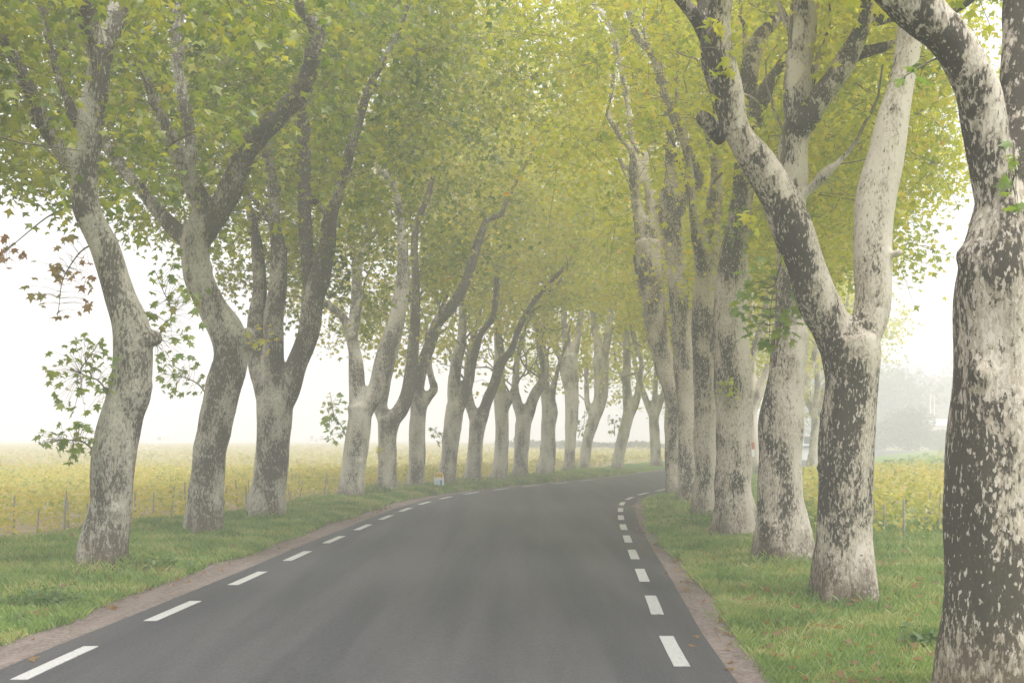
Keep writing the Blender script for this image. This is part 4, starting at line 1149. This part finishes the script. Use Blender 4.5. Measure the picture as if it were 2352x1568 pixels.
# far hedge behind the centre field
r = np.random.default_rng(12)
n = 9000
p = np.column_stack([r.uniform(-2, 30, n), 168 + r.normal(0, 1.2, n), np.zeros(n)])
p[:, 2] = .1 + (1.3 + .5 * SineNoise(4, (.3, .9))(p)) * r.random(n)
obj('hedge', leaves_mesh('hedge', p, r.uniform(.25, .4, n), FAR, r), M['bush_leaf'], label='low misty hedge closing the field beyond the bend', category='hedge', kind='stuff')

M['wall_white'] = simple_mat('white_render', (0.72, 0.72, 0.72), (0.8, 0.8, 0.8), 3)
M['roof_tile'] = simple_mat('weathered_roof', (0.28, 0.2, 0.16), (0.36, 0.27, 0.22), 6)
M['roof_pale'] = simple_mat('pale_sheet_roof', (0.6, 0.62, 0.64), (0.68, 0.7, 0.72), 6)
M['glass'] = simple_mat('dark_window', (0.08, 0.09, 0.1), (0.12, 0.13, 0.14), 4, .2)
def house(px, D, wd, dp, hw, hr, label, roof='roof_tile', windows=2, name='house', cat='house'):
    x = (px - CX) / FPX * D
    root = empty(name, (x, D, 0), label, cat, None)
    mb = MB(); mb.box(-wd / 2, wd / 2, 0, dp, -.2, hw)
    mb.add([(-wd / 2, 0, hw), (-wd / 2, dp, hw), (-wd / 2, dp / 2, hw + hr), (wd / 2, 0, hw), (wd / 2, dp, hw), (wd / 2, dp / 2, hw + hr)], [(0, 1, 2), (5, 4, 3)])
    obj('wall', mb.mesh('wall'), M['wall_white'], root)
    o_ = .25; mb = MB()
    for y0, y1 in ((-o_, dp / 2), (dp + o_, dp / 2)):
        z0 = hw - hr * o_ / (dp / 2)
        a = [(-wd / 2 - o_, y0, z0 + .02), (wd / 2 + o_, y0, z0 + .02), (wd / 2 + o_, y1, hw + hr + .02), (-wd / 2 - o_, y1, hw + hr + .02)]
        a += [(q[0], q[1], q[2] + .1) for q in a]
        mb.add(a, [(0, 1, 2, 3), (7, 6, 5, 4), (0, 4, 5, 1), (1, 5, 6, 2), (2, 6, 7, 3), (3, 7, 4, 0)])
    obj('roof', mb.mesh('roof'), M[roof], root)
    for i in range(windows):
        xc = -wd / 2 + wd * (i + .5) / windows
        mb = MB(); mb.box(xc - .45, xc + .45, -.04, .06, 1.0, 2.0)
        f = obj('window', mb.mesh('window'), M['metal'], root)
        mb = MB(); mb.box(xc - .38, xc + .38, -.06, -.042, 1.07, 1.93)
        obj('pane', mb.mesh('pane'), M['glass'], f)
    return root
house(2158, 212, 4.0, 4.5, 3.6, .8, 'pale blue-white shed in the mist below the two thin masts', 'roof_pale', 1, 'shed', 'shed')
house(2034, 238, 4.4, 5, 2.1, .8, 'small white house half hidden by the misty bushes', 'roof_tile', 2)
house(1858, 112, 2.6, 4, 1.2, .4, 'low white outbuilding showing beside the third right trunk', 'roof_pale', 1, 'outbuilding', 'building')
house(1885, 125, 3.0, 4, 1.5, .5, 'low pinkish-white outbuilding left of the dark second right trunk', 'roof_tile', 1, 'outbuilding', 'building')
house(366, 300, 2.0, 4, 1.7, .5, 'tiny pale hut on the left horizon next to the second trunk', 'roof_pale', 1, 'hut', 'building')
house(716, 300, 1.6, 4, 1.2, .4, 'tiny left hut of a pale pair on the horizon before the fourth trunk', 'roof_pale', 1, 'hut', 'building')
house(740, 300, 2.4, 4, 1.5, .5, 'tiny right hut of a pale pair on the horizon before the fourth trunk', 'roof_pale', 1, 'hut', 'building')
for i, px in enumerate((2137, 2148)):
    D = 206; mb = MB(); mb.tube([(0, 0, 0), (0, 0, 4), (0, 0, 8.0 - i * .4)], [.09, .08, .06], 8)
    root = empty('mast', ((px - CX) / FPX * D, D + i * .4, 0), ('left thin white mast above the misty shed', 'right thin white mast above the misty shed')[i], 'mast', 'thin white masts')
    obj('pole', mb.mesh('pole', True), M['white'], root)
    mb = MB(); mb.tube([(0, 0, 8.0 - i * .4), (0, 0, 8.2 - i * .4)], [.13, .08], 8)
    obj('mast_cap', mb.mesh('mast_cap', True), M['white'], root)

# ------------------------------------------------------------------ the mist
m, t = new_mat('mist')
v = N(t, 'ShaderNodeVolumePrincipled', {'Color': (0.975, 0.972, 0.995, 1), 'Density': FOG, 'Anisotropy': 0.15})
o_ = N(t, 'ShaderNodeOutputMaterial'); t.links.new(v.outputs[0], o_.inputs['Volume'])
mb = MB(); mb.box(-680, 680, -680, 680, -1.1, 21.0)
obj('haze', mb.mesh('haze'), m, kind='stuff')
print('LEAVES', total_leaves, 'objects', len(bpy.data.objects))
